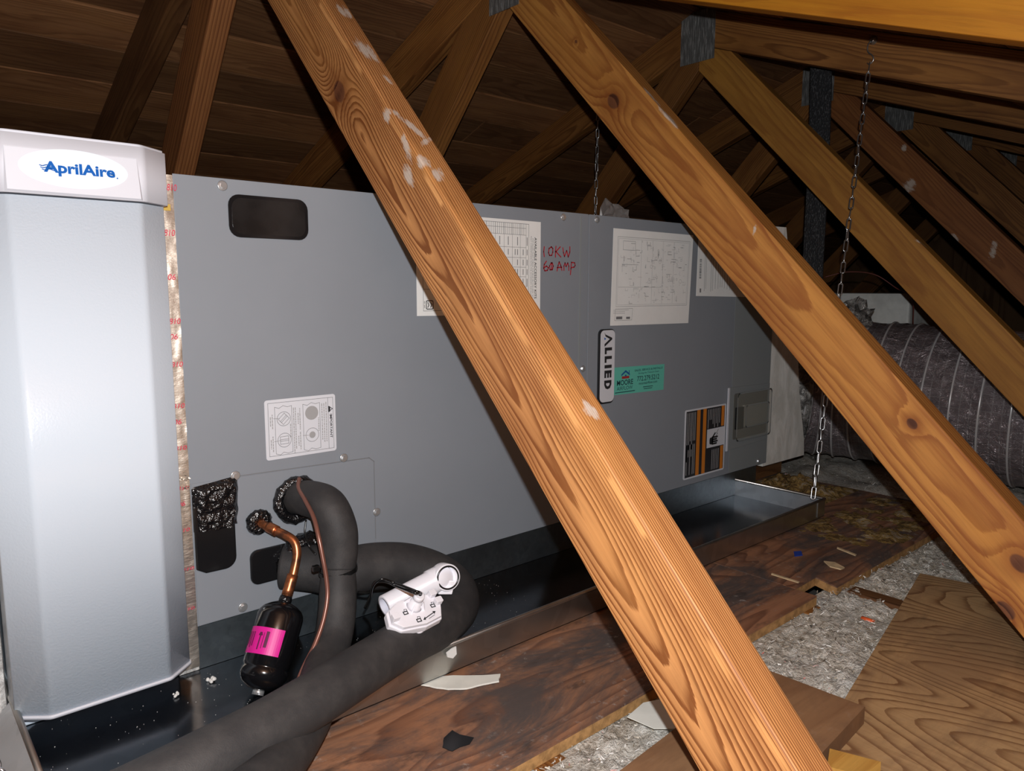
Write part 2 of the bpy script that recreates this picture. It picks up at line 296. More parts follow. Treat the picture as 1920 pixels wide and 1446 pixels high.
# ------------------------------------------------------------------ mesh helpers
ORI = {}
class MB:
    def __init__(s): s.v = []; s.f = []; s.sm = []
    def add(s, vs, fs, smooth=False):
        k = len(s.v); s.v += [Vector(p) for p in vs]
        for f in fs: s.f.append([i+k for i in f]); s.sm.append(smooth)
        return s
    def box(s, x0, x1, y0, y1, z0, z1):
        return s.add([(x0, y0, z0), (x1, y0, z0), (x1, y1, z0), (x0, y1, z0), (x0, y0, z1), (x1, y0, z1), (x1, y1, z1), (x0, y1, z1)],
                     [(0, 3, 2, 1), (4, 5, 6, 7), (0, 1, 5, 4), (1, 2, 6, 5), (2, 3, 7, 6), (3, 0, 4, 7)])
    def prism(s, poly, fn, a, b, smooth=False):
        """poly: 2-d points; fn(p, q, d) -> 3-d; swept from d=a to d=b"""
        n = len(poly)
        s.add([fn(p[0], p[1], a) for p in poly]+[fn(p[0], p[1], b) for p in poly],
              [list(range(n))[::-1], list(range(n, 2*n))])
        k = len(s.v)-2*n
        for i in range(n): s.f.append([k+i, k+(i+1) % n, k+n+(i+1) % n, k+n+i]); s.sm.append(smooth)
        return s
    def tube(s, path, rad, seg=16, cap=True, closed=False):
        P = [Vector(p) for p in path]; n = len(P)
        R = rad if hasattr(rad, '__len__') else [rad]*n
        T = [(P[(i+1) % n]-P[i-1] if closed else P[min(i+1, n-1)]-P[max(i-1, 0)]).normalized() for i in range(n)]
        u = T[0].orthogonal().normalized(); k = len(s.v)
        for i in range(n):
            u = (u - T[i]*u.dot(T[i])).normalized(); w_ = T[i].cross(u)
            for j in range(seg):
                a = 2*math.pi*j/seg; s.v.append(P[i]+(u*math.cos(a)+w_*math.sin(a))*R[i])
        for i in range(n if closed else n-1):
            i2 = (i+1) % n
            for j in range(seg):
                s.f.append([k+i*seg+j, k+i*seg+(j+1) % seg, k+i2*seg+(j+1) % seg, k+i2*seg+j]); s.sm.append(True)
        if cap and not closed:
            s.f.append([k+j for j in range(seg)][::-1]); s.sm.append(False)
            s.f.append([k+(n-1)*seg+j for j in range(seg)]); s.sm.append(False)
        return s
    def lathe(s, o, axis, prof, seg=32, cap=True):
        """prof: list of (distance along axis, radius)"""
        o = Vector(o); ax = Vector(axis).normalized(); u = ax.orthogonal().normalized(); w_ = ax.cross(u); k = len(s.v)
        for (d, r) in prof:
            for j in range(seg):
                a = 2*math.pi*j/seg; s.v.append(o+ax*d+(u*math.cos(a)+w_*math.sin(a))*r)
        for i in range(len(prof)-1):
            for j in range(seg):
                s.f.append([k+i*seg+j, k+i*seg+(j+1) % seg, k+(i+1)*seg+(j+1) % seg, k+(i+1)*seg+j]); s.sm.append(True)
        if cap:
            s.f.append([k+j for j in range(seg)][::-1]); s.sm.append(False)
            s.f.append([k+(len(prof)-1)*seg+j for j in range(seg)]); s.sm.append(False)
        return s
    def mesh(s, name, off=Vector((0, 0, 0)), bevel=0, bseg=2):
        m = bpy.data.meshes.new(name); m.from_pydata([p-off for p in s.v], [], s.f)
        m.polygons.foreach_set('use_smooth', s.sm)
        bm = bmesh.new(); bm.from_mesh(m)
        bmesh.ops.recalc_face_normals(bm, faces=bm.faces)
        if bevel:
            bmesh.ops.bevel(bm, geom=[e for e in bm.edges if e.calc_face_angle(0) > 0.5], offset=bevel, segments=bseg, profile=0.6, affect='EDGES', clamp_overlap=True)
        bm.to_mesh(m); bm.free(); m.update(); return m

def props(o, label=None, cat=None, group=None, kind=None):
    for k, v in (('label', label), ('category', cat), ('group', group), ('kind', kind)):
        if v: o[k] = v
    return o
def empty(name, loc, label=None, cat=None, group=None, kind=None):
    o = bpy.data.objects.new(name, None); COL.objects.link(o); o.location = loc; o.empty_display_size = 0.05
    ORI[o] = Vector(loc); return props(o, label, cat, group, kind)
def root_origin(p):
    while p.parent: p = p.parent
    return ORI[p]
def ob(name, mb, mat, parent=None, label=None, cat=None, group=None, kind=None, bevel=0, bseg=2):
    if parent is None:
        lo = [min(v[i] for v in mb.v) for i in range(3)]; hi = [max(v[i] for v in mb.v) for i in range(3)]
        off = Vector(((lo[0]+hi[0])/2, (lo[1]+hi[1])/2, lo[2]))
    else: off = root_origin(parent)
    m = mb.mesh(name, off, bevel, bseg); m.materials.append(MT[mat] if isinstance(mat, str) else mat)
    o = bpy.data.objects.new(name, m); COL.objects.link(o)
    if parent is None: o.location = off; ORI[o] = off
    else: o.parent = parent
    return props(o, label, cat, group, kind)
def catmull(pts, n=8):
    P = [Vector(p) for p in pts]; P = [P[0]*2-P[1]]+P+[P[-1]*2-P[-2]]; out = []
    for i in range(1, len(P)-2):
        a, b, c, d = P[i-1:i+3]
        for k in range(n):
            t_ = k/n; out.append(0.5*((2*b)+(c-a)*t_+(2*a-5*b+4*c-d)*t_*t_+(3*b-a-3*c+d)*t_**3))
    return out+[P[-2]]
def face(X, Z, d): return Vector((X, -d, Z))          # a point d in front of the handler's front face
def rrect(x0, x1, z0, z1, r, n=5):
    out = []
    for cx, cz, a0 in ((x1-r, z1-r, 0), (x0+r, z1-r, 90), (x0+r, z0+r, 180), (x1-r, z0+r, 270)):
        for k in range(n+1):
            a = math.radians(a0+90*k/n); out.append((cx+r*math.cos(a), cz+r*math.sin(a)))
    return out
def text(mb, s, box, fn, d=0.0, rot=0, bold=0.0, shear=0.0):
    """lettering fitted into box (p0, p1, q0, q1) of the plane fn; rot=-90 reads downwards"""
    cu = bpy.data.curves.new('lettering', 'FONT'); cu.body = s; cu.size = 1; cu.offset = bold; cu.resolution_u = 3; cu.shear = shear
    o = bpy.data.objects.new('lettering', cu); COL.objects.link(o)
    dg = bpy.context.evaluated_depsgraph_get(); m = bpy.data.meshes.new_from_object(o.evaluated_get(dg))
    xs = [v.co.x for v in m.vertices]; ys = [v.co.y for v in m.vertices]
    if xs:
        x0, x1, y0, y1 = min(xs), max(xs), min(ys), max(ys); p0, p1, q0, q1 = box; vs = []
        for v in m.vertices:
            a = (v.co.x-x0)/(x1-x0); b = (v.co.y-y0)/(y1-y0)
            vs.append(fn(p0+a*(p1-p0), q0+b*(q1-q0), d) if rot == 0 else fn(p0+b*(p1-p0), q1-a*(q1-q0), d))
        mb.add(vs, [list(p.vertices) for p in m.polygons])
    bpy.data.objects.remove(o); bpy.data.curves.remove(cu); bpy.data.meshes.remove(m)
    return mb
def strip2(mb, pts, wd, fn, d, closed=False):
    """flat ribbon along 2-d points"""
    P = [Vector((p[0], p[1])) for p in pts]
    if closed: P.append(P[0])
    for a, b in zip(P[:-1], P[1:]):
        t_ = (b-a)
        if t_.length < 1e-7: continue
        t_.normalize(); n = Vector((-t_.y, t_.x))*wd/2; e = t_*wd*0.4
        q = [a-e+n, a-e-n, b+e-n, b+e+n]; mb.add([fn(k.x, k.y, d) for k in q], [(0, 1, 2, 3)])
    return mb
def rect2(mb, x0, x1, z0, z1, fn, d):
    return mb.add([fn(x0, z0, d), fn(x1, z0, d), fn(x1, z1, d), fn(x0, z1, d)], [(0, 1, 2, 3)])
def disc2(mb, cx, cz, r, fn, d, n=24, sx=1.0):
    return mb.add([fn(cx+r*sx*math.cos(2*math.pi*k/n), cz+r*math.sin(2*math.pi*k/n), d) for k in range(n)], [list(range(n))])
def circ(cx, cz, r, n=28): return [(cx+r*math.cos(2*math.pi*k/n), cz+r*math.sin(2*math.pi*k/n)) for k in range(n)]

# ------------------------------------------------------------------ timber helpers
def clip(poly, n, d):
    """keep the part of a 2-d polygon where p.n <= d"""
    out = []
    for i in range(len(poly)):
        a, b = poly[i], poly[(i+1) % len(poly)]; fa = a[0]*n[0]+a[1]*n[1]-d; fb = b[0]*n[0]+b[1]*n[1]-d
        if fa <= 0: out.append(a)
        if fa*fb < 0:
            t_ = fa/(fa-fb); out.append((a[0]+(b[0]-a[0])*t_, a[1]+(b[1]-a[1])*t_))
    return out
def member(name, poly, X0, th, ang, mat, parent, origin, bevel=0.0025, bseg=2):
    """timber lying in the plane X = X0: polygon in (Y, Z), grain along angle ang; local x along the grain"""
    ex = Vector((0, math.cos(ang), math.sin(ang))); ey = Vector((0, -math.sin(ang), math.cos(ang))); ez = Vector((1, 0, 0))
    o = Vector((X0, origin[0], origin[1])); mb = MB()
    loc = [((p[0]-origin[0])*ex.y+(p[1]-origin[1])*ex.z, (p[0]-origin[0])*ey.y+(p[1]-origin[1])*ey.z) for p in poly]
    mb.prism(loc, lambda a, b, d: Vector((a, b, d)), 0, th)
    m = mb.mesh(name, bevel=bevel, bseg=bseg); m.materials.append(mat)
    q = bpy.data.objects.new(name, m); COL.objects.link(q); q.parent = parent
    M = Matrix(((ex.x, ey.x, ez.x, o.x), (ex.y, ey.y, ez.y, o.y), (ex.z, ey.z, ez.z, o.z), (0, 0, 0, 1)))
    q.matrix_local = Matrix.Translation(-ORI[parent]) @ M
    return q
def board(name, o, ex, ey, L, W, T, mat, parent=None, bevel=0.0015, mesh=None):
    """plank with local x along the grain; o is its corner"""
    ex = Vector(ex).normalized(); ey = Vector(ey).normalized(); ez = ex.cross(ey); o = Vector(o)
    if mesh is None:
        mb = MB().box(0, L, 0, W, 0, T); mesh = mb.mesh(name, bevel=bevel, bseg=1); mesh.materials.append(mat)
    q = bpy.data.objects.new(name, mesh); COL.objects.link(q)
    M = Matrix(((ex.x, ey.x, ez.x, o.x), (ex.y, ey.y, ez.y, o.y), (ex.z, ey.z, ez.z, o.z), (0, 0, 0, 1)))
    if parent: q.parent = parent; M = Matrix.Translation(-root_origin(parent)) @ M
    q.matrix_local = M
    if not parent: ORI[q] = o
    return q

# ================================================================== STRUCTURE: roof deck, ceiling back, gable
ZP, YP, SL = 1.125, 0.31, 0.37            # ridge height of the deck underside, ridge line, slope
MT['deck'] = wood('deck_plank_wood', (0.29, 0.135, 0.055), (0.15, 0.062, 0.024), pith=(0.06, 0.09), spacing=0.006, tilt=0.012, warp=0.03, stain=0.6, rnd=True, rough=0.75, contrast=0.8)
XA, XB = -1.6, 5.2
mb = MB()
for s in (1, -1):
    e = 4.0 if s == 1 else 3.2
    a = Vector((0, YP, ZP+0.028)); b = Vector((0, YP+s*e, ZP+0.028-SL*e)); up = Vector((0, 0, 0.004))
    X0 = Vector((XA, 0, 0)); X1 = Vector((XB, 0, 0))
    mb.add([a+X0, a+X1, b+X1, b+X0, a+X0+up, a+X1+up, b+X1+up, b+X0+up], [(0, 1, 2, 3), (4, 5, 6, 7), (0, 3, 7, 4), (1, 2, 6, 5), (2, 3, 7, 6)])
ceiling = ob('ceiling', mb, 'felt', kind='structure')
cs, sn = 1/math.hypot(1, SL), SL/math.hypot(1, SL)
PW = 0.1245
for s, count in ((1, 26), (-1, 20)):
    for k in range(count):
        d0 = 0.0145+k*PW+0.0015-(PW if s == 1 else 0) if s == 1 else k*PW+0.004
        if d0 < 0.002: d0 = 0.004
        cuts = [XA, RNG.uniform(-0.5, 0.1) if k % 3 else RNG.uniform(0.9, 1.3), RNG.uniform(1.9, 2.8), XB]
        for x0, x1 in zip(cuts[:-1], cuts[1:]):
            o = Vector((x0+0.001, YP+s*d0*cs, ZP-d0*sn+RNG.uniform(0, 0.0025)))
            wdt = PW-RNG.uniform(0.003, 0.0055)
            if s == 1: board('plank', o, (1, 0, 0), (0, cs, -sn), x1-x0-0.002, wdt, 0.018, MT['deck'], ceiling)
            else: board('plank', o+Vector((0, 0, 0))+Vector((0, -cs, -sn))*wdt, (1, 0, 0), (0, cs, sn), x1-x0-0.002, wdt, 0.018, MT['deck'], ceiling)
ZPLY = -0.06; PT = 0.015; ZJ = ZPLY-PT; ZC = ZJ-0.089
ob('floor', MB().box(XA, XB, -2.6, 3.6, ZC-0.013, ZC), 'plaster', kind='structure')
MT['gable'] = plywood('gable_plywood', (0.20, 0.11, 0.05), (0.11, 0.05, 0.02))
ob('wall_right', MB().box(XB, XB+0.02, -2.6, 3.6, ZC, ZP+0.03), MT['gable'], kind='structure')

# ================================================================== TRUSSES
ang = math.radians(46.0)
def web_local(pt, origin, a):      # (Y, Z) -> local (x, y)
    dy, dz = pt[0]-origin[0], pt[1]-origin[1]
    return (dy*math.cos(a)+dz*math.sin(a), -dy*math.sin(a)+dz*math.cos(a))
def px_local(px, py, X, origin, a):
    p = at(px, py, 0, X); return web_local((p.y, p.z), origin, a)

def px_smear(px, py, X, origin, a, wd):
    # position on the member's broad face, or round its corner on the narrow upper face
    l = px_local(px, py, X, origin, a)
    if l[1] <= wd: return l
    d = CR*((px-960)/F) - CU*((py-723)/F) + CF; ey = Vector((0, -math.sin(a), math.cos(a))); o = Vector((X, origin[0], origin[1]))
    p = CAM + d*((wd-(CAM-o).dot(ey))/d.dot(ey)); m = web_local((p.y, p.z), origin, a)
    return (m[0], wd+min(0.045, max(0, p.x-X)))
XT = [-0.42, 0.198, 0.753, 1.423, 2.073, 2.703, 3.33, 3.95]
# lower edge of each near web: a point on it (Y, Z), width, height of chord underside at the ridge
WEB = [((0.18, 0.83), 0.089, 1.03), ((0.181, 0.813), 0.0885, 1.03), ((0.263, 0.934), 0.0925, 1.026), ((0.297, 0.958), 0.087, 1.034),
       ((0.123, 0.794), 0.089, 1.036), ((0.12, 0.80), 0.089, 1.036), ((0.12, 0.80), 0.089, 1.036), ((0.12, 0.80), 0.089, 1.036)]
o1 = WEB[1][0]
a1 = math.atan2(0.813-0.039, 0.181+0.56)
kn1 = [(*px_local(636, 172, 0.198, o1, a1), 0.0125)]
sm1 = []
for (x, y, rx, ry, an) in ((686, 95, 0.016, 0.008, -0.1), (770, 235, 0.020, 0.004, -0.5), (762, 275, 0.014, 0.004, 0.3), (790, 300, 0.008, 0.006, 0), (822, 328, 0.010, 0.005, 0.6), (765, 330, 0.010, 0.005, 0.2), (645, 20, 0.010, 0.006, 0), (728, 150, 0.008, 0.003, -0.4), (1108, 770, 0.007, 0.005, 0), (726, 215, 0.006, 0.005, 0), (800, 265, 0.010, 0.003, 0.9)):
    l = px_smear(x, y, 0.198, o1, a1, 0.0885); sm1.append((l[0], l[1], rx*1.7, ry*1.7, an))
MT['web1'] = wood('weathered_pine_near', WL, WD, pith=(0.034, -0.022), spacing=0.0023, tilt=-0.026, warp=0.009, knots=kn1, smears=sm1, stain=0.42, strip=(0.0815, 0.0032), contrast=1.3)
o2 = WEB[2][0]; a2 = math.atan2(0.934+0.015, 0.263+0.66)
kn2 = [(*px_local(1150, 190, 0.753, o2, a2), 0.0125), (*px_local(1710, 795, 0.753, o2, a2), 0.0065), (*px_local(1912, 1057, 0.753, o2, a2), 0.010), (*px_local(1885, 1145, 0.753, o2, a2), 0.010), (*px_local(1080, 78, 0.753, o2, a2), 0.003)]
sm2 = [(*px_smear(1252, 218, 0.753, o2, a2, 0.0925), 0.03, 0.008, 0.0), (*px_smear(1225, 185, 0.753, o2, a2, 0.0925), 0.03, 0.006, 0.0), (*px_smear(1415, 430, 0.753, o2, a2, 0.0925), 0.010, 0.003, 1.0)]
MT['web2'] = wood('smooth_golden_pine', (0.53, 0.235, 0.055), (0.27, 0.088, 0.02), pith=(0.062, 0.045), spacing=0.0065, tilt=0.03, warp=0.014, knots=kn2, smears=sm2, stain=0.5, contrast=0.95)
o3 = WEB[3][0]
sm3 = [(*px_local(1727, 452, 1.423, o3, ang), 0.02, 0.005, -0.5)]
MT['web3'] = wood('amber_pine', (0.43, 0.20, 0.038), (0.24, 0.09, 0.018), pith=(0.02, 0.05), spacing=0.008, tilt=0.025, warp=0.012, smears=sm3, stain=0.4, contrast=0.7)
o4 = WEB[4][0]
sm4 = [(*px_local(1705, 348, 2.073, o4, ang), 0.022, 0.02, 0.3), (*px_local(1862, 470, 2.073, o4, ang), 0.03, 0.010, 0.9), (*px_local(1695, 277, 2.073, o4, ang), 0.012, 0.01, 0.9), (*px_local(1790, 445, 2.073, o4, ang), 0.02, 0.006, 0.0)]
MT['web4'] = wood('red_brown_pine', (0.30, 0.115, 0.035), (0.17, 0.055, 0.016), pith=(0.03, 0.04), spacing=0.005, tilt=0.02, warp=0.012, smears=sm4, stain=0.4)
MT['timber'] = wood('old_truss_pine', (0.30, 0.128, 0.034), (0.13, 0.047, 0.012), pith=(0.04, 0.05), spacing=0.005, tilt=0.022, warp=0.014, stain=0.55, rnd=True)
MT['chord2'] = wood('honey_pine', (0.52, 0.205, 0.012), (0.36, 0.115, 0.007), pith=(0.04, 0.05), spacing=0.011, tilt=0.02, warp=0.02, stain=0.35, contrast=0.6)
MT['dark_timber'] = wood('dark_old_pine', (0.165, 0.075, 0.028), (0.085, 0.034, 0.012), pith=(0.03, 0.04), spacing=0.006, tilt=0.02, warp=0.014, stain=0.6)
MT['red_timber'] = wood('reddish_striped_pine', (0.30, 0.125, 0.042), (0.13, 0.042, 0.012), pith=(0.02, -0.10), spacing=0.0058, tilt=0.004, warp=0.004, stain=0.35)
mats = [dict(), dict(near=MT['web1'], fchord=MT['dark_timber'], far=MT['red_timber']), dict(near=MT['web2'], chord=MT['chord2']), dict(near=MT['web3']), dict(near=MT['web4'])] + [dict()]*3
TL = ['roof truss of pine timbers just left of the white air cleaner', 'roof truss whose near diagonal carries plaster smears and crosses the grey air handler',
      'roof truss with a golden knotty diagonal in front of the flexible duct', 'roof truss holding the hook of the long front chain',
      'roof truss with a red-brown plaster-spotted diagonal behind the chain truss', 'dim roof truss next beyond the plaster-spotted red-brown one',
      'dim roof truss deep in the attic, last but one before the end wall', 'farthest dim roof truss before the end wall of the attic']
TRUSS = []
for k, X in enumerate(XT):
    (wy, wz), ww, zc = WEB[k]; th = 0.038
    a = a1 if k == 1 else a2 if k == 2 else ang
    ta = math.tan(a)
    za = wz+(YP-wy)*ta                       # apex height of the webs' lower edges
    R = empty('roof_truss', (X+th/2, YP, ZC), TL[k], 'roof truss', 'roof trusses of the attic')
    md = mats[k]; pick = lambda q: md.get(q, MT['timber'])
    g = 0.0008
    # near and far webs, cut to the chords' underside and to each other at the ridge line
    for s in (-1, 1):
        aa = a if s == -1 else math.pi-a
        d = (-math.cos(a), -math.sin(a)) if s == -1 else (math.cos(a), -math.sin(a))
        nrm = (-math.sin(a), math.cos(a)) if s == -1 else (math.sin(a), math.cos(a))
        p0 = (YP, za); L = 1.75; B = -0.25
        poly = [(p0[0]+d[0]*B, p0[1]+d[1]*B), (p0[0]+d[0]*L, p0[1]+d[1]*L), (p0[0]+d[0]*L+nrm[0]*ww, p0[1]+d[1]*L+nrm[1]*ww), (p0[0]+d[0]*B+nrm[0]*ww, p0[1]+d[1]*B+nrm[1]*ww)]
        poly = clip(poly, (0, -1), -(ZJ+0.002))
        poly = clip(poly, (-s*1.0, 0), -s*YP-g)
        poly = clip(poly, (s*SL, 1.0), zc+s*SL*YP-g) if s == 1 else clip(poly, (-SL, 1.0), zc-SL*YP-g)
        org = (wy, wz) if s == -1 else p0
        member('near_web' if s == -1 else 'far_web', poly, X, th, aa if s == -1 else math.pi-a, pick('near' if s == -1 else 'far'), R, org,
               bevel=0.004 if k == 1 else 0.0022, bseg=3 if k in (1, 2, 3) else 2)
    for s in (-1, 1):
        e = 3.05 if s == -1 else 3.55
        e = min(e, (zc-ZJ)/SL)
        ca_, sa_ = cs, sn
        v0 = (YP, zc); v1 = (YP+s*e, zc-SL*e); wv = (ZP-0.0005-zc)
        poly = [(v0[0]+s*g, v0[1]), v1, (v1[0], v1[1]+wv), (v0[0]+s*g, v0[1]+wv)]
        member('near_top_chord' if s == -1 else 'far_top_chord', poly, X, th, math.atan2(-SL, s) if s == 1 else math.atan(SL), pick('chord' if s == -1 else 'fchord'), R, v0)
    member('bottom_chord', [(-2.55, ZC+0.0005), (3.5, ZC+0.0005), (3.5, ZJ-0.0005), (-2.55, ZJ-0.0005)], X, th, 0.0, MT['timber'], R, (0, ZC))
    if k:
        yb, yt = (0.262, 0.352) if k == 2 else (0.262, 0.366)
        zb, zt = (0.962, 1.11) if k == 2 else (0.992, 1.118)
        mb = MB().box(X-0.0022, X-0.0004, yb, yt, zb, zt)
        for iy in range(6):
            for iz in range(7):
                yy, zz = yb+0.008+iy*(yt-yb-0.016)/5.0, zb+0.010+iz*(zt-zb-0.02)/6.0
                mb.box(X-0.0034, X-0.0021, yy-0.0016, yy+0.0016, zz-0.005, zz+0.005)
        ob('gusset_plate', mb, 'gusset', R, label='grey galvanised nail plate')
    TRUSS.append(R)

# ================================================================== PLYWOOD, BOARDS, INSULATION ON THE ATTIC FLOOR
MT['ply_dark'] = plywood('stained_plywood', (0.33, 0.155, 0.082), (0.125, 0.05, 0.027), lines=20, sc=(1.6, 8.5), stain=(0.085, 0.066, 0.06), stain_amt=1.0, dust=1.0, sharp=1.1)
MT['ply_edge'] = plain('plywood_edge', (0.38, 0.215, 0.085), 0.75, 0, 0.3, (220, 0.5, 0.001), 0.3, 90)
MT['ply_light'] = plywood('bold_grain_plywood', (0.42, 0.26, 0.122), (0.17, 0.078, 0.03), lines=75, sc=(0.9, 3.0), swap=True, stain=(0.15, 0.085, 0.05), stain_amt=0.4, dust=0.12, sharp=1.1, thin=True)
MT['board_c'] = plywood('brown_scrap_board', (0.235, 0.125, 0.06), (0.15, 0.07, 0.032), lines=5, sc=(1.5, 6), stain=(0.10, 0.055, 0.035), stain_amt=0.4, dust=0.1, sharp=0.6)
def slab(name, pts, z0, z1, mat, edge, label, cat, group=None):
    """flat sheet: outline in (X, Y), its rim a part with the pale veneer edge"""
    R = empty(name, (sum(p[0] for p in pts)/len(pts), sum(p[1] for p in pts)/len(pts), z0), label, cat, group)
    n = len(pts)
    top = MB().prism(pts, lambda a, b, d: Vector((a, b, d)), z1-0.0022, z1); ob('face_veneer', top, mat, R)
    ob('core', MB().prism(pts, lambda a, b, d: Vector((a, b, d)), z0, z1-0.0022), edge, R)
    return R
# sheet under the pan, in two pieces with the stepped front edge
slab('plywood_sheet', [(-1.2, -0.386), (0.79, -0.384), (0.79, 2.0), (-1.2, 2.0)], ZJ, ZPLY, MT['ply_dark'], 'ply_edge', 'stained brown plywood sheet under the drain pan, with a black smudge on it', 'plywood', 'plywood sheets of the attic floor')
slab('plywood_sheet', [(0.792, -0.348), (0.862, -0.346), (0.848, -0.388), (1.45, -0.388), (1.45, 0.9), (0.792, 0.9)], ZJ, ZPLY, MT['ply_dark'], 'ply_edge', 'stained brown plywood sheet with a notched corner beside the pan end', 'plywood', 'plywood sheets of the attic floor')
b0 = at(1725, 1075, 2, -0.05); b1 = at(1590, 1300, 2, -0.05); e = (b1-b0).normalized(); pn = Vector((e.y, -e.x, 0))
if pn.y > 0: pn = -pn
c0 = b0-e*0.0; pts = [c0, c0+e*1.35, c0+e*1.35+pn*0.85, c0+pn*0.85]
slab('plywood_sheet', [(p.x, p.y) for p in pts], -0.064, -0.05, MT['ply_light'], 'ply_edge', 'pale plywood sheet with bold wavy grain lying over the insulation', 'plywood', 'plywood sheets of the attic floor')
q0 = at(1420, 1249, 2, -0.030); q1 = at(1622, 1325, 2, -0.030); q2 = at(1545, 1408, 2, -0.030); q2 = q1+(q2-q1)*3.2; q3 = q0+(q2-q1)
slab('board_offcut', [(p.x, p.y) for p in (q0, q1, q2, q3)], -0.0495, -0.030, MT['board_c'], MT['board_c'], 'short brown board offcut lying on the bold-grained plywood', 'board')
q0 = at(1556, 1400, 2, -0.03); q1 = at(1652, 1425, 2, -0.03); dd = (q1-q0); dn = Vector((-dd.y, dd.x, 0)).normalized()*0.03
if dn.x > 0: dn = -dn
MT['yellow_wood'] = wood('yellow_pine_scrap', (0.50, 0.28, 0.065), (0.36, 0.175, 0.035), pith=(0.1, 0.1), spacing=0.02, tilt=0.01, warp=0.01, stain=0.2)
slab('wood_block', [(p.x, p.y) for p in (q0, q1, q1+dn, q0+dn)], -0.0495, -0.032, MT['yellow_wood'], MT['yellow_wood'], 'yellow pine block tucked under the brown board offcut', 'wood block')
# a rough batten standing out of the fill
j0 = at(1590, 1100, 2, -0.064)
board('batten', (j0.x+0.012, -0.90, -0.104), (0, 1, 0), (-1, 0, 0), 0.50, 0.03, 0.04, MT['dark_timber'])
props(bpy.data.objects['batten'], 'dark wooden batten edge showing between the patches of loose insulation', 'batten')

def cap_(x, y):
    e1 = (Vector((x, y, 0))-Vector((c0.x, c0.y, 0))); u = e1.dot(e); v = e1.dot(pn)
    return -0.0655 if (-0.004 < u < 1.36 and -0.004 < v < 0.86) else -0.0615 if y < -0.392 else -0.077
def fill_mesh(name, x0, x1, y0, y1, res, base, amp, label, flakes=0, seed=1):
    mb = MB(); nx, ny = int((x1-x0)/res), int((y1-y0)/res)
    def hgt(x, y):
        p = Vector((x*9, y*9, seed)); h = mnoise.fractal(p, 0.9, 2.1, 5)
        p2 = Vector((x*70, y*70, seed+3)); h2 = abs(mnoise.noise(p2))
        hh = base+amp*h+amp*1.1*h2+amp*0.35*abs(mnoise.noise(p2*2.7))
        if y < -0.3 and any(abs(x-(q+0.019)) < 0.035 for q in XT): hh = max(hh, -0.0745+0.003*h2)
        return min(hh, cap_(x, y))
    for j in range(ny+1):
        for i in range(nx+1):
            x, y = x0+i*res, y0+j*res; mb.v.append(Vector((x, y, hgt(x, y))))
    for j in range(ny):
        for i in range(nx):
            a = j*(nx+1)+i; mb.f.append([a, a+1, a+nx+2, a+nx+1]); mb.sm.append(True)
    m = bpy.data.meshes.new(name); m.from_pydata(mb.v, [], mb.f); m.polygons.foreach_set('use_smooth', mb.sm)
    m.materials.append(MT['fill']); o = bpy.data.objects.new(name, m); COL.objects.link(o); ORI[o] = Vector((0, 0, 0))
    props(o, label, 'insulation', None, 'stuff')
    if flakes:
        r = random.Random(seed); fb = MB()
        for _k in range(flakes):
            x, y = r.uniform(x0, x1), r.uniform(y0, y1); z = hgt(x, y)+r.uniform(-0.001, 0.004)
            u = Vector((r.gauss(0, 1), r.gauss(0, 1), r.gauss(0, 0.45))).normalized(); v = u.orthogonal().normalized()
            v.rotate(Matrix.Rotation(r.uniform(0, 6.28), 3, u)); L = r.uniform(0.0012, 0.0042); W = r.uniform(0.0002, 0.0011); c = Vector((x, y, z)); n = u.cross(v)
            fb.add([c-u*L-v*W, c+u*L-v*W*0.4, c+u*L*0.8+v*W, c-u*L*0.7+v*W+n*W, c+n*W*1.2], [(0, 1, 4), (1, 2, 4), (2, 3, 4), (3, 0, 4)])
        fm = fb.mesh('flakes'); fm.materials.append(MT['flake']); q = bpy.data.objects.new('flakes', fm); COL.objects.link(q); q.parent = o; q['kind'] = 'stuff'
    return o
fill_mesh('loose_fill_insulation', -0.25, 1.55, -0.95, -0.36, 0.0042, -0.078, 0.011, 'grey white loose fill insulation in the gaps between the plywood sheets', 16000, 3)
fill_mesh('loose_fill_insulation', 1.56, 3.2, -0.95, 1.2, 0.02, -0.100, 0.014, 'dirty loose fill insulation stretching away behind the flexible duct', 5000, 9)

# ================================================================== DRAIN PAN AND CHANNELS
PX0, PX1, PY0, PY1, PZ0, PZ1 = -0.190, 1.178, -0.205, 0.64, -0.056, -0.0165
R = empty('drain_pan', ((PX0+PX1)/2, (PY0+PY1)/2, PZ0), 'long shallow galvanised drain pan under the air handler', 'drain pan')
tk = 0.001
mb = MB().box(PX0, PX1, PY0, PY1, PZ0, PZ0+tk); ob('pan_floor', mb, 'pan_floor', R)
for nm, bx in (('front_wall', (PX0, PX1, PY0, PY0+tk)), ('back_wall', (PX0, PX1, PY1-tk, PY1)), ('side_wall', (PX0, PX0+tk, PY0+tk, PY1-tk)), ('side_wall', (PX1-tk, PX1, PY0+tk, PY1-tk))):
    mb = MB().box(*bx, PZ0+tk, PZ1-0.003); ob(nm, mb, 'galv_dull' if nm == 'side_wall' else 'galv', R)
r_ = 0.003; zr = PZ1-0.003
loop = [(PX0, PY0), (PX1, PY0), (PX1, PY1), (PX0, PY1)]
mb = MB()
for i in range(4):
    a, b = loop[i], loop[(i+1) % 4]; mb.tube([(a[0], a[1], zr), (b[0], b[1], zr)], r_, 10)
ob('rolled_rim', mb, 'galv', R)
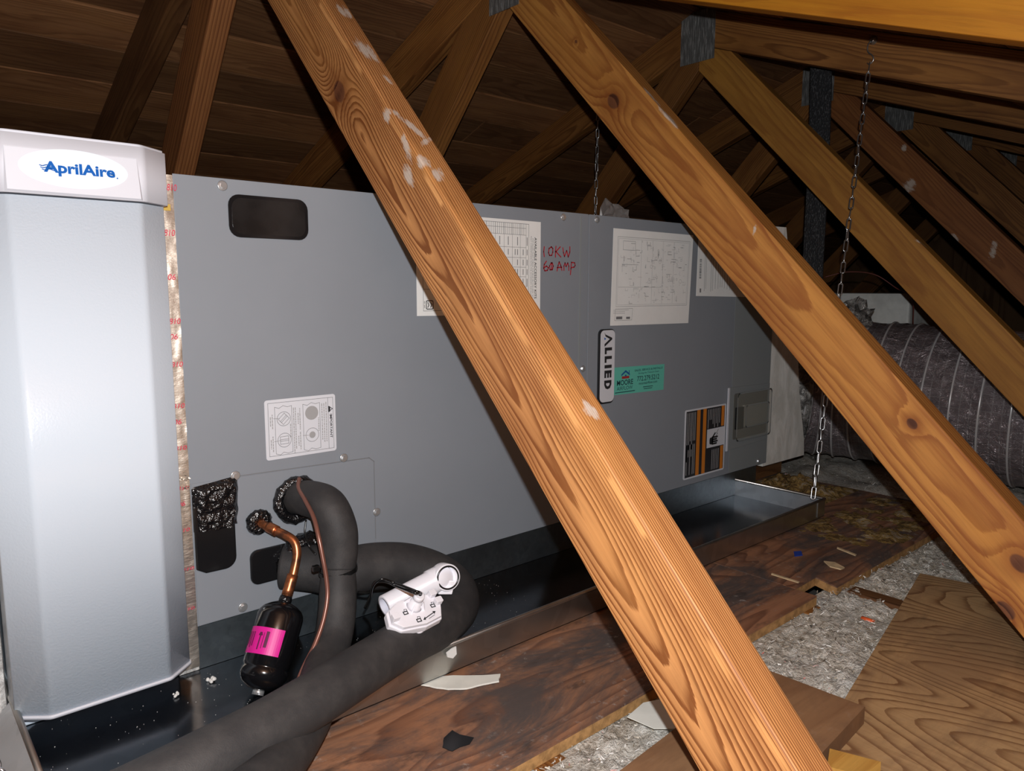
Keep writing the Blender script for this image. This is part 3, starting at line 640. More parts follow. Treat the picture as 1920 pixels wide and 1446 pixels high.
mb = MB().add([(PX0-0.0005, PY0, PZ1-0.004), (PX0-0.0005, 0.0, PZ1-0.004), (PX0-0.030, 0.0, PZ0+0.001), (PX0-0.030, PY0, PZ0+0.001), (PX0-0.0005, PY0, PZ1-0.005), (PX0-0.0005, 0.0, PZ1-0.005), (PX0-0.030, 0.0, PZ0), (PX0-0.030, PY0, PZ0)], [(0, 1, 2, 3), (4, 7, 6, 5), (0, 3, 7, 4), (1, 5, 6, 2), (2, 6, 7, 3), (0, 4, 5, 1)]); ob('side_flange', mb, 'galv_dull', R)
ob('corner_flap', MB().box(PX1-0.03, PX1-0.0005, PY0-0.0012, PY0-0.0002, PZ0+0.003, PZ1-0.006), 'galv', R)
for nm, y0, y1, lb in (('support_channel', 0.001, 0.041, 'dark galvanised channel under the front edge of the air handler'), ('support_channel', 0.50, 0.54, 'dark galvanised channel under the rear edge of the air handler')):
    mb = MB().box(0.0, 1.263, y0, y0+0.002, PZ0+0.0015, -0.0008).box(0.0, 1.263, y0+0.002, y1, -0.0028, -0.0008).box(0.0, 1.263, y0+0.002, y1, PZ0+0.0015, PZ0+0.0035)
    ob(nm, mb, 'rail', label=lb, cat='channel', group='channels carrying the air handler')

# ================================================================== AIR HANDLER
UL, UH, UD = 1.3044, 0.533, 0.555
AH = empty('air_handler', (UL/2, UD/2, 0), 'long grey air handler lying on its side, papers and stickers on its front', 'air handler')
ob('cabinet', MB().box(0.002, UL-0.002, 0.0015, UD, 0.0, UH-0.0005), 'paint_grey', AH, bevel=0.002)
SX = 0.681
ob('coil_panel', MB().box(0.0, SX-0.0012, -0.0, 0.0013, 0.0, UH), 'paint_grey', AH, bevel=0.0006)
ob('blower_panel', MB().box(SX+0.0012, UL, -0.0, 0.0013, 0.0, UH), 'paint_grey', AH, bevel=0.0006)
ob('access_plate', MB().prism([(0.001, 0.001), (0.247, 0.001), (0.247, 0.166), (0.240, 0.172), (0.001, 0.177)], face, 0.0, 0.0011), 'paint_grey', AH, bevel=0.0004)
mb = MB(); strip2(mb, [(0.054, 0.1775), (0.240, 0.1728), (0.2477, 0.1665), (0.2477, 0.055)], 0.0009, face, 0.0013); ob('plate_gap_shade', mb, 'ink_grey', AH)  # dark ribbon painted in for the shade along the plate's edge
ob('seam_flange', MB().box(SX-0.022, SX-0.0185, -0.0006, 0.0, 0.004, UH-0.004), 'paint_grey_trim', AH)
ob('end_strip', MB().box(1.146, UL-0.0005, -0.0003, 0.0, 0.002, UH-0.002), 'paint_grey_trim', AH)  # thin overlay, slightly different grey over the panel's right end
# hexagon screws with washers
for (sx, sz) in ((0.055, 0.5245), (0.0535, 0.1785), (0.201, 0.1785), (0.250, 0.093), (0.055, 0.009), (0.618, 0.524), (0.701, 0.525), (0.670, 0.267), (1.268, 0.0092)):
    d = 0.0011 if sz < 0.18 and sx < 0.26 else 0.0
    mb = MB().lathe(face(sx, sz, d), (0, -1, 0), [(0, 0.0058), (0.0008, 0.0060), (0.0014, 0.0052)], 20)
    hx = [(sx+0.0036*math.cos(math.pi/3*k+0.3), sz+0.0036*math.sin(math.pi/3*k+0.3)) for k in range(6)]
    mb.prism(hx, face, d+0.0014, d+0.0042); ob('screw', mb, 'screw', AH, label='silver hexagon screw')
# blanked hand opening
o_ = ob('opening_cover', MB().prism(rrect(0.0605, 0.1605, 0.466, 0.516, 0.013), face, -0.0005, 0.0016), 'black_plastic', AH, label='black rounded cover')
ob('cover_panel', MB().prism(rrect(0.0645, 0.1565, 0.470, 0.512, 0.011), face, 0.0016, 0.0020), 'window_dark', o_)

def label_plate(name, poly, mat, label, d0=0.0, d1=0.0005):
    return ob(name, MB().prism(poly, face, d0, d1), mat, AH, label=label)
D = 0.00075
rg = random.Random(21)
def bars(mb, x0, x1, z0, z1, step, wd, vertical=True, d=D, fill=0.85):
    """lines of print too small to read"""
    if vertical:
        x = x0
        while x < x1:
            z = z1
            while z > z0+0.002:
                L = rg.uniform(0.003, 0.010); rect2(mb, x, x+wd, max(z0, z-L), z, face, d); z -= L+rg.uniform(0.0008, 0.002)
                if rg.random() > fill: break
            x += step
    else:
        z = z1
        while z > z0:
            rect2(mb, x0, x0+(x1-x0)*rg.uniform(0.6, 1), z-wd, z, face, d); z -= step
# accessory kit sheet
s_ = label_plate('accessory_sheet', [(0.324, 0.367), (0.566, 0.3645), (0.5665, 0.513), (0.324, 0.513)], 'paper', 'white sheet headed available accessory kits')
mb = text(MB(), 'AVAILABLE ACCESSORY KITS', (0.5525, 0.5575, 0.390, 0.488), face, D, -90, 0.012); ob('lettering', mb, 'ink', s_)
mb = text(MB(), 'INSTALLER MUST CHECK THE BOX IN COLUMN "A"', (0.548, 0.5505, 0.392, 0.486), face, D, -90, 0.0)
text(mb, 'THAT CORRESPONDS WITH THE ACCESSORY INSTALLED', (0.544, 0.5465, 0.392, 0.490), face, D, -90, 0.0); ob('lettering', mb, 'ink_grey', s_)
mb = MB(); strip2(mb, [(0.335, 0.374), (0.540, 0.374), (0.540, 0.508), (0.335, 0.508)], 0.0006, face, D, True)
for z in (0.501, 0.4905, 0.471, 0.455, 0.440, 0.425, 0.405): strip2(mb, [(0.335, z), (0.534, z)], 0.0005, face, D)
for x in (0.534, 0.522, 0.505, 0.488, 0.470, 0.452, 0.43, 0.41, 0.39, 0.37): strip2(mb, [(x, 0.374), (x, 0.508)], 0.0005, face, D)
for k in range(46): strip2(mb, [(0.34+k*0.0042, 0.4905), (0.34+k*0.0042, 0.508)], 0.0006, face, D)
for x in (0.5365, 0.528, 0.516, 0.511, 0.4965, 0.479, 0.461, 0.442):
    for (a, b) in ((0.474, 0.487), (0.459, 0.468), (0.443, 0.452), (0.428, 0.437), (0.409, 0.422), (0.38, 0.40)):
        if rg.random() < 0.8: rect2(mb, x-0.0007, x+0.0007, a, b, face, D)
ob('table_print', mb, 'ink_grey', s_, kind='stuff')
mb = MB(); strip2(mb, rrect(0.340, 0.352, 0.3765, 0.3885, 0.002), 0.0012, face, D, True)
strip2(mb, [(0.3425, 0.386), (0.3445, 0.382), (0.3425, 0.379)], 0.0012, face, D); strip2(mb, [(0.3470, 0.386), (0.3495, 0.383), (0.3475, 0.379)], 0.0012, face, D); bars(mb, 0.3365, 0.3385, 0.378, 0.388, 0.003, 0.0008)
ob('certification_mark', mb, 'ink', s_)
# hand lettering in red marker
mb = MB(); x0 = 0.577; pxx = 0.00086
def hw(pts): strip2(mb, pts, 0.0021, face, 0.0006)
def P2(x, y): a = at(x, y, 1, 0.0); return (a.x, a.z)
def hwpx(*pts): hw([P2(*p) for p in pts])
hwpx((1020, 463), (1019, 472), (1020, 481))
hwpx((1034, 463), (1029, 466), (1028, 474), (1030, 479), (1034, 479), (1036, 473), (1036, 466), (1033, 463))
hwpx((1042, 462), (1041, 472), (1041, 482)); hwpx((1050, 463), (1042, 472), (1051, 482))
hwpx((1055, 465), (1056, 474), (1058, 481), (1062, 470), (1065, 482), (1068, 473), (1068, 463))
hwpx((1024, 490), (1020, 496), (1019, 503), (1021, 508), (1026, 507), (1028, 502), (1024, 499), (1020, 502))
hwpx((1033, 493), (1030, 499), (1031, 506), (1035, 506), (1037, 499), (1035, 493), (1033, 493)); hwpx((1034, 494), (1034, 505))
hwpx((1044, 508), (1046, 498), (1048, 491), (1051, 498), (1053, 507)); hwpx((1044, 502), (1053, 501))
hwpx((1057, 507), (1057, 499), (1059, 493), (1061, 500), (1064, 493), (1066, 499), (1066, 507))
hwpx((1071, 492), (1070, 504), (1069, 515)); hwpx((1071, 492), (1077, 493), (1078, 498), (1076, 501), (1071, 502))
ob('marker_writing', mb, 'red_marker', AH, label='red handwritten note reading 10KW 60 AMP')
# wiring diagram
s_ = label_plate('wiring_diagram', [(0.741, 0.340), (0.977, 0.338), (0.985, 0.512), (0.745, 0.513)], 'paper', 'white sheet with a wiring diagram')
mb = MB(); strip2(mb, [(0.755, 0.374), (0.969, 0.374), (0.974, 0.499), (0.757, 0.499)], 0.0007, face, D, True)
strip2(mb, [(0.758, 0.377), (0.966, 0.377), (0.971, 0.496), (0.76, 0.496)], 0.0004, face, D, True)
for (a, b) in (((0.760, 0.409), (0.885, 0.409)), ((0.823, 0.409), (0.824, 0.496)), ((0.856, 0.378), (0.857, 0.496)), ((0.888, 0.378), (0.889, 0.496)), ((0.921, 0.378), (0.923, 0.496))): strip2(mb, [a, b], 0.0005, face, D)
ob('frame_print', mb, 'ink_soft', s_)
mb = MB()
for k in range(150):
    x, z = rg.uniform(0.763, 0.962), rg.uniform(0.380, 0.492); c = [(x, z)]
    for q in range(rg.randint(1, 3)):
        if rg.random() < 0.5: x = min(0.965, max(0.762, x+rg.uniform(-0.012, 0.012)))
        else: z = min(0.494, max(0.379, z+rg.uniform(-0.009, 0.009)))
        c.append((x, z))
    strip2(mb, c, rg.choice((0.0004, 0.0005, 0.0009)), face, D)
for k in range(14): strip2(mb, circ(rg.uniform(0.83, 0.96), rg.uniform(0.42, 0.48), rg.uniform(0.002, 0.004), 10), 0.0005, face, D, True)
strip2(mb, [(0.772, 0.492), (0.806, 0.492), (0.806, 0.476), (0.772, 0.476)], 0.0007, face, D, True); strip2(mb, [(0.770, 0.45), (0.815, 0.45)], 0.0007, face, D)
bars(mb, 0.748, 0.795, 0.360, 0.368, 0.003, 0.0007, False)
ob('circuit_print', mb, 'ink_soft', s_, kind='stuff')
mb = MB(); strip2(mb, [(0.752, 0.349), (0.800, 0.349), (0.802, 0.370), (0.754, 0.370)], 0.0005, face, D, True); rect2(mb, 0.756, 0.773, 0.351, 0.356, face, D); rect2(mb, 0.784, 0.795, 0.351, 0.355, face, D)
ob('title_block', mb, 'ink_grey', s_)
# barcode sheet
s_ = label_plate('barcode_sheet', [(1.001, 0.392), (1.235, 0.388), (1.235, 0.505), (1.003, 0.508)], 'paper', 'white sheet with a barcode')
mb = MB(); z = 0.466
while z > 0.428:
    h = rg.choice((0.0005, 0.001, 0.0016)); rect2(mb, 1.009, 1.016, z-h, z, face, D); z -= h+rg.choice((0.0005, 0.001))
rect2(mb, 1.012, 1.017, 0.399, 0.407, face, D); ob('barcode', mb, 'ink_grey', s_, kind='stuff')
mb = MB()
for x in (1.027, 1.032, 1.050, 1.056, 1.066, 1.076, 1.084, 1.091, 1.10, 1.11, 1.12): rect2(mb, x, x+0.0013, 0.400+rg.uniform(0, 0.01), 0.485, face, D)
ob('print_lines', mb, 'ink_soft', s_, kind='stuff')
# maker's badge
bd = label_plate('maker_badge', rrect(0.7085, 0.7505, 0.1995, 0.3345, 0.010), 'badge_edge', 'white badge with black edge reading ALLIED', 0, 0.0035)
ob('badge_face', MB().prism(rrect(0.7120, 0.7500, 0.2025, 0.3325, 0.009), face, 0.0035, 0.0042), 'badge_face', bd)
mb = MB(); d = 0.0046
# letter A swept with a long left leg, then LLIED
mb.add([face(a, b, d) for a, b in ((0.7205, 0.3295), (0.7240, 0.3250), (0.7420, 0.3185), (0.7420, 0.3155), (0.7215, 0.3030), (0.7215, 0.3080), (0.7355, 0.3165), (0.7240, 0.3215))], [(0, 1, 7), (1, 2, 6, 7), (2, 3, 6), (3, 4, 5, 6)])
def blk(x0, x1, z0, z1): rect2(mb, x0, x1, z0, z1, face, d)
bx0, bx1, st = 0.7225, 0.7420, 0.0052
for (z1, z0) in ((0.3015, 0.2895), (0.2860, 0.2740)): blk(bx0, bx1, z1-0.0056, z1); blk(bx0, bx0+st, z0, z1-0.0056)
blk(bx0, bx1, 0.2640, 0.2700)
blk(bx0, bx1, 0.2545, 0.2600)
for q in (bx0, (bx0+bx1-st)/2+0.0004, bx1-st): blk(q, q+st*0.92, 0.2465, 0.2545)
outer = [(bx0, 0.2420), (bx1, 0.2420), (bx1, 0.2340), (bx1-0.0035, 0.2275), (bx1-0.0098, 0.2255), (bx0+0.0035, 0.2275), (bx0, 0.2340)]
inner = [(bx0+0.005, 0.2368), (bx1-0.005, 0.2368), (bx1-0.005, 0.2345), (bx1-0.007, 0.2318), (bx1-0.0098, 0.2308), (bx0+0.007, 0.2318), (bx0+0.005, 0.2345)]
mb.add([face(p[0], p[1], d) for p in outer+inner], [(i, (i+1) % 7, 7+(i+1) % 7, 7+i) for i in range(7)])
ob('lettering', mb, 'ink', bd)
mb = MB(); mb.add([face(a, b, d) for a, b in ((0.7205, 0.3200), (0.7255, 0.3175), (0.7215, 0.3150))], [(0, 1, 2)]); ob('blue_accent', mb, 'logo_blue', bd)
# contractor card
cdp = label_plate('contractor_card', [(0.753, 0.212), (0.902, 0.2095), (0.903, 0.260), (0.753, 0.263)], 'green_card', 'green contractor sticker reading MOORE AIRFLOW 772.279.5212')
mb = text(MB(), 'MOORE', (0.762, 0.808, 0.2285, 0.2385), face, D, 0, 0.02); text(mb, 'AIRFLOW', (0.762, 0.807, 0.2195, 0.2265), face, D)
text(mb, 'SALES, SERVICE & INSTALLS', (0.812, 0.897, 0.2510, 0.2555), face, D, 0, 0.015); text(mb, 'Serving the Treasure Coast', (0.823, 0.886, 0.2450, 0.2492), face, D, 0, 0.005, 0.2)
text(mb, '772.279.5212', (0.820, 0.887, 0.2325, 0.2420), face, D, 0, 0.008); text(mb, 'mooreairflow.com', (0.825, 0.881, 0.2255, 0.2305), face, D, 0, 0.01)
rect2(mb, 0.757, 0.814, 0.2150, 0.2165, face, D); rect2(mb, 0.838, 0.868, 0.2195, 0.2208, face, D); rect2(mb, 0.840, 0.866, 0.2160, 0.2172, face, D)
ob('lettering', mb, 'card_ink', cdp)
mb = MB(); mb.add([face(a, b, D) for a, b in ((0.774, 0.2490), (0.786, 0.2565), (0.798, 0.2490), (0.798, 0.2455), (0.786, 0.2525), (0.774, 0.2455))], [(0, 1, 4, 5), (1, 2, 3, 4)])
rect2(mb, 0.795, 0.797, 0.250, 0.2555, face, D); disc2(mb, 0.786, 0.2462, 0.0019, face, D+0.0002, 14, 1.3); ob('house_roof_emblem', mb, 'card_blue', cdp)
mb = MB(); rect2(mb, 0.7755, 0.7965, 0.2405, 0.2452, face, D); ob('house_body_emblem', mb, 'card_red', cdp)
# warning label
wl = label_plate('warning_label', rrect(0.9765, 1.1255, 0.013, 0.1595, 0.004), 'label_white', 'black and orange warning label with a hand symbol')
mb = MB(); rect2(mb, 0.981, 1.121, 0.0165, 0.156, face, D); ob('label_ground', mb, 'black_label', wl)
mb = MB()
for (a, b, c, e) in ((1.018, 1.030, 0.0165, 0.156), (1.040, 1.052, 0.0165, 0.156), (1.108, 1.119, 0.0165, 0.068), (1.108, 1.119, 0.112, 0.156)): rect2(mb, a, b, c, e, face, D+0.0002)
ob('orange_bands', mb, 'orange_label', wl)
mb = MB()
for x in (0.984, 0.9895, 0.995, 1.000, 1.0055, 1.011): rect2(mb, x, x+0.0022, rg.choice((0.05, 0.09, 0.075, 0.093)), 0.153, face, D+0.0002); rect2(mb, x, x+0.0022, rg.choice((0.022, 0.05, 0.06)), 0.086, face, D+0.0002)
for x in (1.058, 1.064, 1.070, 1.076, 1.082, 1.088, 1.094, 1.100): rect2(mb, x, x+0.0022, rg.choice((0.112, 0.12, 0.13)), 0.153, face, D+0.0002)
for x in (1.076, 1.082, 1.088, 1.094, 1.100): rect2(mb, x, x+0.0022, rg.choice((0.02, 0.03)), 0.064, face, D+0.0002)
ob('print_lines', mb, 'ink_soft', wl, kind='stuff')
mb = MB(); rect2(mb, 1.056, 1.121, 0.0695, 0.110, face, D+0.0003); ob('symbol_panel', mb, 'label_white', wl)
mb = MB()
for k in range(4): mb.prism(rrect(1.074, 1.094+0.003*(k % 2), 0.0745+k*0.0047, 0.0785+k*0.0047, 0.0018, 3), face, D+0.0004, D+0.0005)
mb.prism(rrect(1.066, 1.080, 0.076, 0.091, 0.004, 3), face, D+0.0004, D+0.0005); strip2(mb, [(1.078, 0.092), (1.086, 0.099)], 0.004, face, D+0.0005); strip2(mb, [(1.098, 0.106), (1.091, 0.099), (1.095, 0.097), (1.089, 0.092)], 0.0012, face, D+0.0005)
ob('hand_symbol', mb, 'ink', wl)
# breaker window
bw = ob('breaker_plate', MB().prism([(1.130, 0.053), (1.301, 0.058), (1.302, 0.190), (1.130, 0.193)], face, 0.0, 0.0022), 'paint_grey_trim', AH, bevel=0.0006, label='grey plate with a clear breaker window')
ob('plate_edge', MB().box(1.127, 1.133, -0.0040, -0.0022, 0.053, 0.193), 'cap_plastic', bw)
ob('recess', MB().prism(rrect(1.152, 1.292, 0.075, 0.178, 0.006), face, 0.0022, 0.0030), 'recess', bw)
ob('breaker', MB().box(1.158, 1.186, -0.008, -0.003, 0.098, 0.147).box(1.163, 1.172, -0.011, -0.008, 0.105, 0.125), 'black_plastic', bw, label='black breaker with rocker')
ob('breaker_bezel', MB().prism(rrect(1.186, 1.285, 0.100, 0.150, 0.004), face, 0.003, 0.008), 'bezel', bw, bevel=0.001)
ob('window_rim', MB().prism(rrect(1.150, 1.294, 0.073, 0.180, 0.007), face, 0.0120, 0.0128), 'clear', bw)
mb = MB(); strip2(mb, rrect(1.151, 1.293, 0.074, 0.179, 0.007), 0.0026, face, 0.0132, True); strip2(mb, rrect(1.187, 1.284, 0.101, 0.149, 0.004), 0.0018, face, 0.0131, True); ob('window_frame', mb, 'paint_grey_trim', bw)
# important drain notice
nl = label_plate('drain_notice', rrect(0.0940, 0.1912, 0.1905, 0.2670, 0.0035), 'label_white', 'white rounded notice headed important, showing drain pan plugs')
mb = MB(); strip2(mb, [(0.0983, 0.1952), (0.1875, 0.1945), (0.1875, 0.2628), (0.0983, 0.2630)], 0.0005, face, D, True)
strip2(mb, [(0.1803, 0.1946), (0.1803, 0.2628)], 0.0005, face, D)
for (x0, x1) in ((0.1070, 0.1295), (0.1450, 0.1685)):
    zt, zb = 0.2575, 0.1975
    strip2(mb, [(x0, zt), (x0+(x1-x0)*0.25, zt-0.002), (x0+(x1-x0)*0.5, zt+0.001), (x0+(x1-x0)*0.75, zt-0.001), (x1, zt), (x1, zb), (x0+(x1-x0)*0.7, zb-0.001), (x0+(x1-x0)*0.45, zb+0.001), (x0+(x1-x0)*0.25, zb-0.002), (x0, zb)], 0.0005, face, D, True)
for (cx, cz) in ((0.1187, 0.2415), (0.1187, 0.2140), (0.1570, 0.2160)): strip2(mb, circ(cx, cz, 0.0090), 0.0005, face, D, True)
for (cx, cz, an) in ((0.1187, 0.2415, 0.75), (0.1187, 0.2140, 0.0)):
    q = [(-0.0055, -0.0048), (0.0055, -0.0048), (0.0055, 0.0048), (-0.0055, 0.0048)]; rr = lambda p: (cx+p[0]*math.cos(an)-p[1]*math.sin(an), cz+p[0]*math.sin(an)+p[1]*math.cos(an))
    strip2(mb, [rr(p) for p in q], 0.0005, face, D, True)
    for zz in (-0.001, 0.001): strip2(mb, [rr((-0.0055, zz)), rr((0.0055, zz))], 0.0005, face, D)
strip2(mb, [(0.1050, 0.2430), (0.1130, 0.2425)], 0.0004, face, D); strip2(mb, [(0.1050, 0.2135), (0.1130, 0.2140)], 0.0004, face, D); strip2(mb, [(0.1440, 0.2165), (0.1520, 0.2160)], 0.0004, face, D)
ob('line_drawing', mb, 'ink_grey', nl)
mb = text(MB(), 'IMPORTANT', (0.1825, 0.1860, 0.2085, 0.2405), face, D, -90, 0.02)
strip2(mb, [(0.1812, 0.2440), (0.1868, 0.2475), (0.1812, 0.2510)], 0.0008, face, D, True); mb.add([face(a, b, D+0.0001) for a, b in ((0.1812, 0.2430), (0.1835, 0.2445), (0.1835, 0.2505), (0.1812, 0.2518))], [(0, 1, 2, 3)])
ob('lettering', mb, 'ink', nl)
mb = MB()
for x, a, b in ((0.1775, 0.2045, 0.2575), (0.1745, 0.2025, 0.2560), (0.1715, 0.2075, 0.2560), (0.1665, 0.220, 0.238), (0.1405, 0.225, 0.253), (0.1405, 0.199, 0.222), (0.1380, 0.231, 0.247), (0.1380, 0.204, 0.217), (0.1345, 0.199, 0.2545), (0.1320, 0.195, 0.2545), (0.1275, 0.216, 0.234), (0.1035, 0.2295, 0.2485), (0.1010, 0.2320, 0.2455), (0.1035, 0.2005, 0.2205), (0.1010, 0.2045, 0.2165)):
    z = b
    while z > a+0.001:
        L = rg.uniform(0.0012, 0.004); rect2(mb, x-0.0006, x+0.0006, max(a, z-L), z, face, D); z -= L+0.0007
ob('print_lines', mb, 'ink_soft', nl, kind='stuff')
mb = MB(); disc2(mb, 0.1570, 0.2450, 0.0092, face, D); disc2(mb, 0.1570, 0.2160, 0.0044, face, D+0.0001); ob('plug_discs', mb, 'ink_soft', nl)

# black sealant and blanking plates
def lump(mb, cx, cz, r0, r1, th, n=40, m=10, seed=0, squash=1.0):
    """lumpy ring of putty on the front face"""
    for j in range(n):
        a = 2*math.pi*j/n
        for k in range(m):
            b = 2*math.pi*k/m; rm = (r0+r1)/2; rr = (r1-r0)/2
            nz = 1+0.45*mnoise.noise(Vector((math.cos(a)*3, math.sin(a)*3, k*0.9+seed)))+0.2*mnoise.noise(Vector((math.cos(a)*11, math.sin(a)*11, k*2.1+seed)))
            R_ = rm+rr*math.cos(b)*nz; dd = max(-0.001, th*0.5+th*0.5*math.sin(b)*nz)
            mb.v.append(face(cx+R_*math.cos(a), cz+squash*R_*math.sin(a), dd))
    k0 = len(mb.v)-n*m
    for j in range(n):
        for k in range(m): mb.f.append([k0+j*m+k, k0+((j+1) % n)*m+k, k0+((j+1) % n)*m+(k+1) % m, k0+j*m+(k+1) % m]); mb.sm.append(True)
    return mb
mb = MB(); W_, H_ = 26, 26
for j in range(H_+1):
    for i in range(W_+1):
        u, v = i/W_, j/H_; x = 0.0012+u*(0.0525+0.003*v+0.002*mnoise.noise(Vector((0, v*5, 2)))); z = 0.118+v*(0.0605-0.006*(1-u))+0.003*mnoise.noise(Vector((u*5, 0, 5)))*(1-v)
        edge = min(u, 1-u, 1-v)*8; dd = 0.001+0.007*min(1, edge)*(1+0.5*mnoise.noise(Vector((u*7, v*7, 1)))+0.35*mnoise.noise(Vector((u*19, v*19, 4))))
        mb.v.append(face(x, z, dd))
for j in range(H_):
    for i in range(W_): a = j*(W_+1)+i; mb.f.append([a, a+1, a+W_+2, a+W_+1]); mb.sm.append(True)
ob('sealant_patch', mb, 'tar', AH, label='glossy black tar patch')
ob('blanking_plate', MB().prism([(0.0012, 0.072)]+[(0.0012, 0.150), (0.0495, 0.150)]+[(0.0495-0.014+0.014*math.cos(a), 0.079+0.014*math.sin(a)) for a in [math.radians(-k*15) for k in range(0, 7)]]+[(0.012, 0.0655)], face, 0.001, 0.005), 'black_plastic', AH, bevel=0.0018, label='black plastic plate below the tar')
ob('drain_plate', MB().prism(rrect(0.066, 0.122, 0.0345, 0.0795, 0.010), face, 0.001, 0.006), 'black_plastic', AH, bevel=0.0018, label='black plastic plate behind the lower pipe')
c1 = at(552, 935, 1, 0.0)
ob('pipe_sealant', lump(MB(), c1.x, c1.z, 0.017, 0.0315, 0.014, seed=3), 'tar', AH, label='black putty ring round the upper pipe')
c2 = at(482, 977, 1, 0.0)
ob('pipe_sealant', lump(MB(), c2.x, c2.z, 0.002, 0.0160, 0.013, seed=6), 'tar', AH, label='black putty ring round the copper pipe')
c3 = at(592, 1060, 1, -0.012)
ob('pipe_sealant', lump(MB(), 0.136, 0.052, 0.020, 0.0385, 0.026, seed=9), 'tar', AH, label='black putty ring round the lower pipe')

# ================================================================== REFRIGERANT AND DRAIN LINES
def pipe(name, ctrl, rad, mat, label, cat, n=10, seg=24, parent=None):
    P = catmull(ctrl, n)
    if hasattr(rad, '__len__'):
        K = len(rad)-1; R_ = []
        for i in range(len(P)):
            u = i/(len(P)-1)*K; k = min(int(u), K-1); R_.append(rad[k]+(rad[k+1]-rad[k])*(u-k))
    else: R_ = rad
    mb = MB().tube(P, R_, seg); return ob(name, mb, mat, parent, label, cat), P
def pt(px, py, Y): return at(px, py, 1, Y)
SUC = empty('suction_line', (c1.x, -0.08, -0.04), 'thick black foam-covered pipe arching out of the handler and dropping past the zip tie', 'pipe')
P1a = [(c1.x, 0.0005, c1.z), pt(575, 934, -0.03), pt(612, 948, -0.068), pt(633, 990, -0.086), pt(636, 1030, -0.09), pt(634, 1066, -0.094)]
P1b = [pt(634, 1066, -0.094), pt(634, 1100, -0.102), pt(632, 1150, -0.113), pt(624, 1200, -0.128), pt(609, 1245, -0.155), pt(596, 1285, -0.195), pt(588, 1330, -0.240), pt(560, 1385, -0.280), pt(515, 1446, -0.325), pt(440, 1510, -0.38)]
pipe('foam_elbow', P1a, [0.0195, 0.0225, 0.024, 0.0235, 0.0228, 0.0212], 'foam', None, None, parent=SUC)
pipe('foam_sleeve', P1b, [0.0205, 0.0222, 0.0225, 0.0222, 0.0220, 0.0215, 0.0215, 0.021, 0.021, 0.021], 'foam', None, None, parent=SUC)
# zip tie round the joint
zc_ = pt(634, 1066, -0.094); zt = [zc_+Vector((0.0222*math.cos(a), 0.0222*math.sin(a), -0.001+0.002*math.cos(a))) for a in [2*math.pi*k/40 for k in range(40)]]
zr_ = empty('zip_tie', zc_, 'black zip tie holding the thin brown tube to the foam pipe', 'zip tie')
mb = MB()
for i in range(40):
    a, b = zt[i], zt[(i+1) % 40]; ra = (a-zc_)*0.06; rb = (b-zc_)*0.06; h = Vector((0, 0, 0.0024))
    mb.add([a-h, b-h, b+h, a+h, a-h+ra, b-h+rb, b+h+rb, a+h+ra], [(0, 1, 2, 3), (4, 7, 6, 5), (3, 2, 6, 7), (0, 4, 5, 1)])
ob('band', mb, 'cable', zr_)
hd = pt(592, 1066, -0.105); ob('lock_head', MB().box(hd.x-0.004, hd.x+0.004, hd.y-0.003, hd.y+0.003, hd.z-0.0035, hd.z+0.0035), 'cable', zr_, bevel=0.0008)
# lower line, looping over the pan rim
P2 = [(0.110, -0.004, 0.050), (0.140, -0.030, 0.047), pt(640, 1072, -0.055), pt(700, 1062, -0.062), pt(760, 1062, -0.072), pt(815, 1078, -0.090), pt(850, 1105, -0.118), pt(855, 1138, -0.150), pt(825, 1170, -0.180), pt(770, 1199, -0.206), pt(700, 1242, -0.236), pt(600, 1305, -0.272), pt(500, 1365, -0.292), pt(400, 1418, -0.304), pt(300, 1470, -0.312), pt(180, 1530, -0.315)]
pipe('drain_line', P2, [0.0295, 0.0300, 0.0305, 0.0308, 0.0308, 0.0305, 0.0300, 0.0295, 0.0285, 0.0272, 0.0262, 0.0255, 0.0250, 0.0250, 0.025, 0.025], 'foam', 'thick black foam-covered pipe looping over the drain pan rim toward the foreground', 'pipe', n=12, seg=28)
# liquid line and filter drier
LQ = empty('copper_liquid_line', (0.10, -0.07, 0.02), 'bent bare copper pipe running from the handler down into the black drier', 'pipe')
cp = [(c2.x, 0.0, c2.z), pt(505, 990, -0.026), pt(535, 1003, -0.045), pt(552, 1016, -0.056), pt(557, 1038, -0.062), pt(552, 1068, -0.066), pt(544, 1098, -0.070), pt(538, 1118, -0.073)]
cpath = catmull(cp, 8); ob('copper_tube', MB().tube(cpath, 0.0052, 16), 'copper', LQ)
ob('coupling', MB().tube(catmull([pt(503, 988, -0.024), pt(519, 996, -0.036)], 4), 0.0066, 16), 'copper', LQ, label='short brazed copper coupling')
ob('coupling', MB().tube(catmull([pt(549, 1078, -0.067), pt(538, 1116, -0.073)], 4), [0.0066]*5, 16), 'copper', LQ, label='long brazed copper coupling above the drier')
DR = empty('filter_drier', pt(478, 1297, -0.108), 'glossy black filter drier cylinder with a magenta label, leaning in the pan', 'filter drier')
dt, db = pt(536, 1122, -0.0745), pt(484, 1300, -0.108); ax = (db-dt).normalized(); Ld = (db-dt).length
rD = 0.0268
ob('drier_shell', MB().lathe(dt, ax, [(0.004, 0.004), (0.0045, 0.008), (0.008, 0.016), (0.0125, 0.0225), (0.017, rD-0.0012), (0.022, rD), (Ld*0.72, rD), (Ld*0.735, rD-0.0012), (Ld*0.75, rD-0.0012), (Ld*0.765, rD), (Ld*0.83, rD), (Ld*0.90, rD*0.86), (Ld*0.96, rD*0.5), (Ld*0.975, 0.006)], 48), 'drier_black', DR)
ob('inlet_stub', MB().lathe(dt, ax, [(-0.002, 0.0070), (0.002, 0.0078), (0.006, 0.0072)], 20), 'tar', DR)
